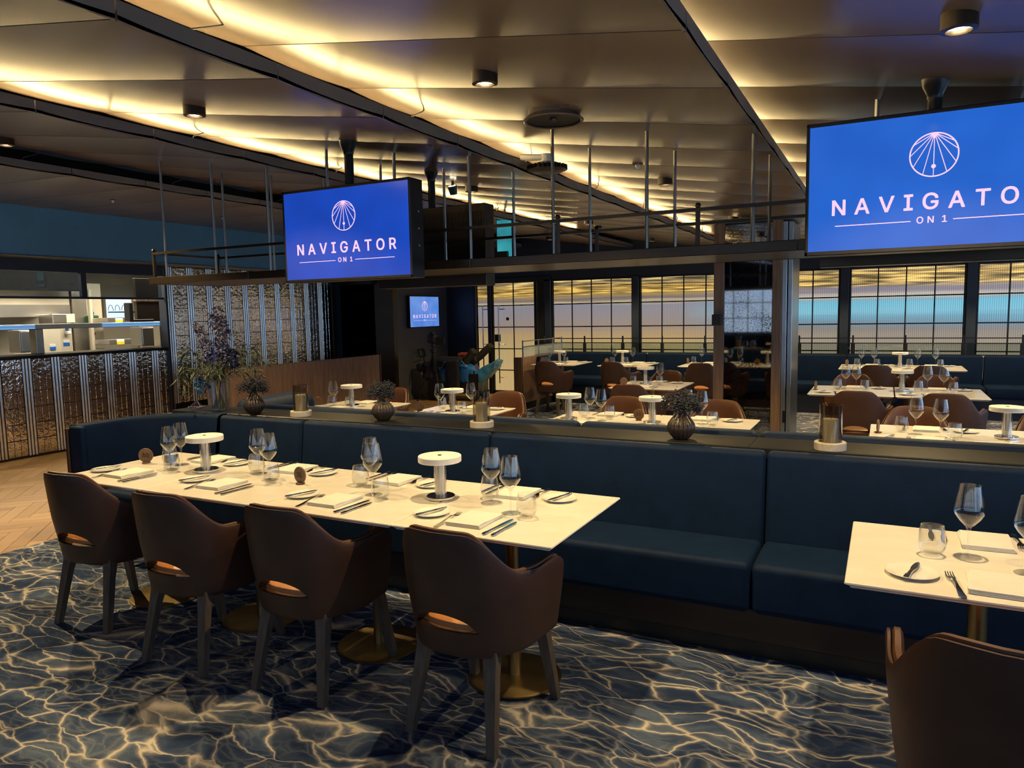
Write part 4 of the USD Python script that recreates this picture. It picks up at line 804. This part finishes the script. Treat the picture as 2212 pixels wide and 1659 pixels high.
# tables beyond the ledge
def far(desc, lamps, wines, tumbs, seats, sign=None):
    side = lambda n: ['left', 'right'] if n == 2 else ([''] if n == 1 else ['leftmost', 'second', 'third', 'rightmost'][:n])
    for s_, (x, y) in zip(side(len(lamps)), lamps): LA(f'white disc table lamp on {desc}' + (f', the {s_} one' if s_ else ''), x, y)
    for s_, (x, y) in zip(side(len(wines)), wines): W(f'{s_} wine glass on {desc}'.strip(), x, y)
    for s_, (x, y) in zip(side(len(tumbs)), tumbs): T(f'{s_} water glass on {desc}'.strip(), x, y)
    for s_, x, y, d in seats: setting(x, y, d, f'at the {s_} of {desc}', False)
    if sign: number_sign(f'round walnut table number on {desc}', (sign[0], sign[1], TZ), sign[2], sign[3] if len(sign) > 3 else None)
far('the table by the wood partition', [(-4.43, 5.34)], [(-4.53, 5.20)], [(-4.60, 5.26), (-4.36, 5.22)], [('far side', -4.45, 5.58, -1), ('near side', -4.45, 5.15, 1)], (-4.745, 5.22, 28))
far('the table before the tripod', [(-3.30, 5.30)], [(-3.41, 5.27), (-3.185, 5.42)], [(-3.50, 5.45), (-3.17, 5.24)], [('far side', -3.25, 5.60, -1), ('near side', -3.25, 5.14, 1)], (-3.60, 5.24, 34))
far('table 19', [(-2.195, 5.25), (-1.53, 5.27)], [(-2.06, 5.36), (-1.93, 5.26), (-1.30, 5.42), (-1.18, 5.36)], [(-2.13, 5.41), (-1.90, 5.37), (-1.39, 5.52), (-1.09, 5.29)], [('far left place', -1.97, 5.58, -1), ('far right place', -1.22, 5.58, -1), ('near left place', -2.02, 5.12, 1), ('near right place', -1.26, 5.12, 1)])
number_sign('round walnut table number 19 in front of a tan armchair', (-1.665, 5.37, TZ), -4, '19')
far('the long table behind the rightmost candle', [(.70, 5.42)], [(.20, 5.40), (.335, 5.32)], [(.12, 5.46), (.41, 5.26)], [('far side', .27, 5.60, -1), ('near side', .27, 5.16, 1)], (-.02, 5.38, 82))
far('the small table behind table 19', [(-2.41, 8.03)], [(-2.25, 8.07)], [(-2.52, 7.93), (-2.23, 7.98)], [('far side', -2.33, 8.27, -1), ('near side', -2.33, 7.74, 1)], (-2.61, 7.86, 10))
far('the long middle table', [(.17, 8.13)], [(-.34, 8.16), (-.24, 8.12), (.39, 8.16), (.52, 8.03)], [(-.41, 8.09), (-.16, 8.05), (.31, 8.08), (.60, 8.05)], [('far left place', -.26, 8.28, -1), ('far right place', .48, 8.28, -1), ('near left place', -.30, 7.74, 1), ('near right place', .44, 7.74, 1)], (-.61, 7.99, 80))
far('the bench table by the doors', [(-4.74, 10.97)], [(-4.94, 11.03), (-4.72, 11.12)], [(-4.90, 10.86), (-4.62, 10.95)], [('bench side', -4.66, 11.27, -1), ('chair side', -4.66, 10.72, 1)], (-5.02, 10.93, 26))
far('the second bench table', [(-3.74, 11.20)], [(-3.895, 11.28), (-3.595, 11.29)], [(-3.86, 11.05), (-3.63, 11.05)], [('bench side', -3.5, 11.27, -1), ('chair side', -3.5, 10.72, 1)], (-3.93, 10.98, 62))
far('the bench table cut by the column', [], [(-2.53, 11.45)], [(-2.64, 11.38)], [('bench side', -2.4, 11.4, -1)], (-2.70, 11.25, 80))
far('the right bench table', [(.20, 11.22)], [(-.28, 11.44), (-.12, 11.45), (.42, 11.46), (.63, 11.42)], [(-.33, 11.32), (-.08, 11.25), (.32, 11.32), (.68, 11.28)], [('bench left place', -.15, 11.45, -1), ('bench right place', .58, 11.45, -1), ('chair left place', -.20, 10.90, 1), ('chair right place', .52, 10.90, 1)], (-.46, 11.3, 66))
# ---------------------------------------------------------------- things on the ledge
def candle(label, loc, rz=0, group=None):
    t = thing('candle_holder', label, 'candle holder', loc, rz, group)
    part('stone_base', lathe([(0, 0), (.072, 0), (.074, .003), (.074, .036), (.071, .040), (.055, .040), (.055, .030), (0, .030)], 40), 'travertine', t)
    part('glass_cylinder', lathe([(.052, .032), (.0535, .035), (.0535, .222), (.051, .2225), (.051, .034)], 40), 'smoky_glass', t)
    part('candle', lathe([(0, .031), (.036, .031), (.036, .150), (.034, .153), (0, .150)], 30), 'wax', t); part('wick', tube([(0, 0, .15), (.001, 0, .158), (.002, 0, .165)], .0012, 6), 'ink', t); return t
place('candle', candle, 'smoky glass candle holder on a stone base, leftmost on the ledge', (-3.654, 3.85, .898))
place('candle', candle, 'smoky glass candle holder on a stone base, in the middle of the ledge', (-2.195, 3.86, .898))
place('candle', candle, 'smoky glass candle holder on a stone base, rightmost and largest on the ledge', (-.222, 3.84, .898))
def ribbed_vase(label, loc, rz=0, group=None):
    t = thing('vase', label, 'vase', loc, rz, group)
    part('body', lathe([(0, 0), (.034, 0), (.040, .004), (.058, .026), (.0715, .052), (.0735, .068), (.068, .088), (.052, .112), (.034, .133), (.025, .145), (.0225, .152), (.019, .152), (.019, .13), (0, .1)], 144, ribs=18, depth=.10), 'vase_ceramic', t, smooth=60); return t
def sprig(L, rs, spread, h0, h1, nf=16, r=.0042):
    out_s, out_f = [], []
    for i in range(L):
        a, b = rs.uniform(0, 2*math.pi), spread*math.sqrt(rs.rand()); h = rs.uniform(h0, h1)*(1 - .35*(b/spread)**2)
        tip = np.array([b*math.cos(a), b*math.sin(a), h]); out_s.append(tube([(0, 0, 0), tuple(tip*[.25, .25, .55]), tuple(tip)], .0011, 4))
        for k in range(nf):
            c = tip + rs.normal(0, .012, 3); f = trimesh.creation.icosphere(1 if r > .006 else 0, r*rs.uniform(.6, 1.3)); f.apply_scale([1, 1, .7]); f.apply_translation(c); out_f.append(f)
    return out_s, out_f
def dried(label, loc, seed, tall=1.):
    t = thing('dried_flowers', label, 'dried flowers', loc); rs = np.random.RandomState(seed)
    s_, f = sprig(64, rs, .105*tall, .04, .125*tall, 20, .0052); part('stems', s_, 'dried_flower', t); part('flower_heads', f, 'dried_flower', t, smooth=False, kind='stuff')
for lb, x, y, sd in (('at the left end of the ledge', -4.075, 3.82, 1), ('in the middle of the ledge', -2.96, 3.88, 2), ('right of centre on the ledge', -.965, 3.875, 3)):
    place('vase', ribbed_vase, 'dark ribbed onion shaped vase ' + lb, (x, y, .898)); dried('bunch of dark dried flowers in the ribbed vase ' + lb, (x, y, 1.03), sd)
gv = thing('glass_vase', 'tall clear glass vase of mixed flowers at the left end of the ledge', 'vase', (-4.50, 3.88, .898))
part('glass', lathe([(0, .004), (.062, .004), (.068, .012), (.086, .245), (.0835, .245), (.065, .014), (0, .012)], 40), 'vase_glass', gv)
fa = thing('flower_arrangement', 'loose arrangement of blue and mauve flowers with grey green foliage in the tall glass vase', 'flowers', (-4.50, 3.88, .912)); rs = np.random.RandomState(5)
st = []
for i in range(16):
    a = rs.uniform(0, 2*math.pi); st.append(tube([(.045*math.cos(a + 2.6), .045*math.sin(a + 2.6), .005), (.02*math.cos(a), .02*math.sin(a), .2), (.09*math.cos(a), .09*math.sin(a), .34 + .1*rs.rand())], .0028, 5))
part('cut_stems', st, 'stem_green', fa)
def leaf(p, d, L, w_):
    d = np.array(d, float); d /= np.linalg.norm(d); sd = np.cross(d, [0, 0, 1.]); sd /= max(np.linalg.norm(sd), 1e-6); p = np.array(p)
    drop = np.array([0, 0, -1.])*L*.25
    V = [p, p + d*L*.45 + sd*w_, p + d*L*.45 - sd*w_, p + d*L + drop, p + d*L*.45 + np.array([0, 0, .004])]
    return trimesh.Trimesh(V, [(0, 4, 1), (1, 4, 3), (0, 2, 4), (2, 3, 4)], process=False)
def branch(P, n_, L=.07, w_=.007):
    P = np.array(P, float); T = np.linspace(0, len(P)-1, n_); out = []
    for k, u in enumerate(T):
        i = min(int(u), len(P)-2); q = P[i] + (P[i+1]-P[i])*(u-i); d = (P[i+1]-P[i]); d = d/np.linalg.norm(d)
        v = rs.normal(0, 1, 3); v -= d*np.dot(v, d); v /= np.linalg.norm(v); out.append(leaf(q, d*.5 + v*.8, L*rs.uniform(.7, 1.2), w_))
    return out
rt = np.array([math.cos(YAW), math.sin(YAW), 0]); fw = np.array([-math.sin(YAW), math.cos(YAW), 0])
def off(r, z, f=0.): return tuple(rt*r + fw*f + np.array([0, 0, z]))
for i, P in enumerate([[off(0, .22), off(-.12, .36, -.03), off(-.24, .36, -.02), off(-.30, .22)], [off(0, .22), off(-.16, .33, .05), off(-.26, .28), off(-.27, .12)], [off(0, .22), off(-.10, .40), off(-.22, .45, .04), off(-.28, .40)], [off(0, .22), off(.13, .37, .03), off(.26, .42), off(.38, .33)], [off(0, .22), off(.14, .32, -.04), off(.26, .32), off(.32, .24)], [off(0, .22), off(.10, .40, -.05), off(.2, .46), off(.30, .44)], [off(0, .22), off(.05, .3, -.10), off(.02, .32, -.16), off(.0, .26, -.2)], [off(0, .22), off(-.05, .38, .1), off(-.06, .42, .18)], [off(0, .2), off(.10, .28, .06), off(.18, .26, .1)], [off(0, .22), off(-.10, .30, -.07), off(-.15, .28, -.1)]]):
    part('foliage_branch', [tube(P, .003, 5)] + branch(P, 44), 'foliage', fa, smooth=False)
def bloom(c, R, n_, mat, size=.012, name='blossom'):
    L = []
    for k in range(n_):
        v = rs.normal(0, 1, 3); v /= np.linalg.norm(v); q = np.array(c) + v*R*rs.uniform(.55, 1.)
        for a in range(3):
            u = v + rs.normal(0, .5, 3); L.append(leaf(q, u, size*1.6, size*.6))
    part(name, L, mat, fa, smooth=False)
for c, R in ((off(.02, .72), .055), (off(.03, .66), .055), (off(.045, .60), .06), (off(.055, .54), .055), (off(.0, .66), .04)): bloom(c, R, 40, 'blossom_mauve', .016, 'delphinium_floret')
part('flower_spike_stem', tube([off(0, .2), off(.03, .45), off(.02, .72)], .004, 6), 'stem_green', fa)
for c, R in ((off(-.10, .56), .045), (off(-.13, .62), .035), (off(-.08, .50), .04)): bloom(c, R, 26, 'blossom_mauve', .014, 'delphinium_floret')
for c, R in ((off(-.05, .46), .06), (off(.02, .48), .055), (off(-.02, .41), .045), (off(.06, .44), .045), (off(-.07, .40), .03)): bloom(c, R, 34, 'blossom_blue', .018, 'agapanthus_bloom')
bloom(off(.12, .39, -.04), .065, 60, 'blossom_navy', .020, 'thistle_head'); bloom(off(-.09, .18, -.08), .045, 50, 'blossom_teal', .016, 'hydrangea_head'); bloom(off(-.13, .22, -.06), .03, 24, 'blossom_teal', .016, 'hydrangea_head')
part('drooping_stem', tube([off(.0, .26, -.09), off(-.06, .2, -.12), off(-.12, .08, -.12)], .003, 5), 'stem_green', fa)
for k in range(12):
    a = rs.uniform(-.9, .9); e = off(-.12 + .07*math.sin(a), .03 - .02*math.cos(a*1.4) + .02*rs.rand(), -.12 + .05*rs.normal()); part('allium_floret', [tube([off(-.12, .08, -.12), e], .0012, 4), trimesh.creation.icosphere(1, .009).apply_translation(e)], 'blossom_mauve', fa, smooth=False)
# ---------------------------------------------------------------- tripod, wagon and bags by the doors
tr = thing('camera_tripod', 'black camera tripod standing before the charcoal wall', 'tripod', (-6.88, 10.48, .0))
for a in (200, 320, 80):
    e = (.34*math.cos(math.radians(a)), .34*math.sin(math.radians(a)), .004); m_ = tuple(np.array(e)*.5 + [0, 0, .46])
    l_ = part('leg', [tube([(0, 0, .93), m_], .017, 8), tube([m_, e], .012, 8)], 'black_metal', tr); 
part('centre_column', tube([(0, 0, .60), (0, 0, 1.05)], .014, 8), 'black_metal', tr); part('head', [rbx(-.04, .04, -.04, .04, .93, 1.0, .01), rbx(-.03, .03, -.03, .03, 1.03, 1.10, .01)], 'black', tr); part('pink_tag', rbx(-.10, -.05, -.01, .0, .96, 1.04, .004), 'blossom_mauve', tr, label='small pink tag hanging from the head')
t = thing('still_camera', 'black camera on top of the tripod with its lens to the right', 'camera', (-6.88, 10.48, 1.10)); part('body', rbx(-.08, .05, -.06, .06, 0, .14, .015, 2), 'black', t); part('screen', rbx(.06, .24, -.02, .0, -.03, .10, .006), 'ink', t); part('viewfinder', rbx(-.05, .03, -.04, .04, .14, .19, .01), 'black', t); part('lens', tube([(-.01, .06, .07), (-.01, .17, .07)], .04, 18), 'black_metal', t)
wg = thing('folding_wagon', 'black folding wagon loaded with bags beside the glass doors', 'wagon', (-7.05, 11.55, 0), 8)
part('tub', [rbx(-.50, .50, -.27, -.25, .16, .50, .006), rbx(-.50, .50, .25, .27, .16, .50, .006), rbx(-.50, -.48, -.27, .27, .16, .50, .006), rbx(.48, .50, -.27, .27, .16, .50, .006), rbx(-.5, .5, -.27, .27, .14, .17, .006)], 'black', wg)
for x in (-.42, .42):
    for y in (-.25, .25): part('wheel', rot(lathe([(0, -.03), (.085, -.03), (.10, -.02), (.10, .02), (.085, .03), (0, .03)], 28), 90, (1, 0, 0)).apply_translation([x, y, .105]), 'rubber', wg); part('frame_post', tube([(x, y, .105), (x, y, .56)], .014, 8), 'black_metal', wg)
part('handle', [tube([(-.52, -.03, .3), (-.66, -.03, .62), (-.70, -.03, .92)], .012, 8), tube([(-.70, .09, .80), (-.74, .09, .93), (-.74, -.15, .93), (-.70, -.15, .80), (-.70, .09, .80)], .014, 8)], 'black_metal', wg)
def blob(x0, x1, y0, y1, z0, z1, seed, amp=.03):
    m = rbx(x0, x1, y0, y1, z0, z1, min(x1-x0, y1-y0, z1-z0)*.4, 4); m = m.subdivide().subdivide(); v = m.vertices; nrm = m.vertex_normals; m.vertices = v + nrm*((meshkit.fbm(v*9 + seed, 3, seed) - .5)*amp*2)[:, None]; return m
def tote_sack():
    P = [(x, y, z) for y in (-.24, .16) for x, z in ((.33, .30), (.40, .27), (.36, .42), (.80, .60), (.84, .72), (.60, .40))] + [(.30, -.04, .50), (.82, -.04, .76)]
    m = trimesh.convex.convex_hull(np.array(P)).subdivide().subdivide().subdivide(); n_ = m.vertex_normals; m.vertices = m.vertices + n_*((meshkit.fbm(m.vertices*11, 3, 3) - .5)*.05)[:, None]; return m
def item(name, label, cat, meshes):
    t = thing(name, label, cat, (-7.05, 11.55, 0), 8)
    for nm, m, mt in meshes: part(nm, m, mt, t)
item('shopping_bag', 'bright blue woven bag in the left of the wagon', 'bag', [('sack', blob(-.30, .08, -.30, .22, .28, .64, 1), 'bag_blue'), ('strap', tube([(-.2, -.3, .6), (-.12, -.33, .72), (.0, -.3, .6)], .012, 6), 'bag_blue')])
item('shopping_bag', 'bright blue bag in the middle of the wagon right of the jacket', 'bag', [('sack', blob(.10, .36, -.30, .22, .30, .68, 2), 'bag_blue'), ('strap', tube([(.14, -.3, .62), (.22, -.33, .74), (.3, -.3, .62)], .012, 6), 'bag_blue')])
item('tote_bag', 'pale blue tote bag leaning over the right end of the wagon', 'bag', [('sack', tote_sack(), 'bag_light_blue'), ('strap', tube([(.40, -.22, .44), (.43, -.25, .20), (.56, -.25, .14), (.62, -.22, .50)], .008, 6), 'bag_light_blue')])
item('jacket', 'quilted navy jacket draped over the wagon', 'jacket', [('body', blob(-.12, .16, -.36, -.24, .20, .76, 4), 'jacket_navy'), ('shoulder', blob(-.40, .18, -.32, .10, .62, .80, 5), 'jacket_navy'), ('sleeve', blob(-.62, -.36, -.30, .0, .34, .72, 6), 'jacket_navy')])
item('rolled_bag', 'dark rolled bag hanging off the left end of the wagon', 'bag', [('roll', blob(-.74, -.52, -.28, .02, .52, .68, 7), 'jacket_navy'), ('strap', tube([(-.7, -.3, .62), (-.62, -.34, .5), (-.55, -.3, .62)], .01, 6), 'black')])
item('khaki_cover', 'khaki tripod covers sticking out of the wagon at its right', 'cover', [('long_cover', rot(blob(.22, .88, -.10, .02, .60, .72, 8, .02), -40, (0, 1, 0), (.3, 0, .6)), 'khaki'), ('second_cover', rot(blob(.18, .70, -.26, -.12, .56, .70, 9, .02), -52, (0, 1, 0), (.25, 0, .5)), 'khaki'), ('hood', blob(.12, .42, -.12, .14, .70, .82, 10, .02), 'khaki')])
item('orange_scarf', 'small orange cloth on top of the wagon load', 'cloth', [('cloth', blob(.02, .24, -.08, .10, .79, .87, 11, .02), 'orange_cloth'), ('fringe', [tube([(.22, -.06 + .03*i, .84), (.25, -.06 + .03*i, .86)], .006, 5) for i in range(5)], 'orange_cloth')])
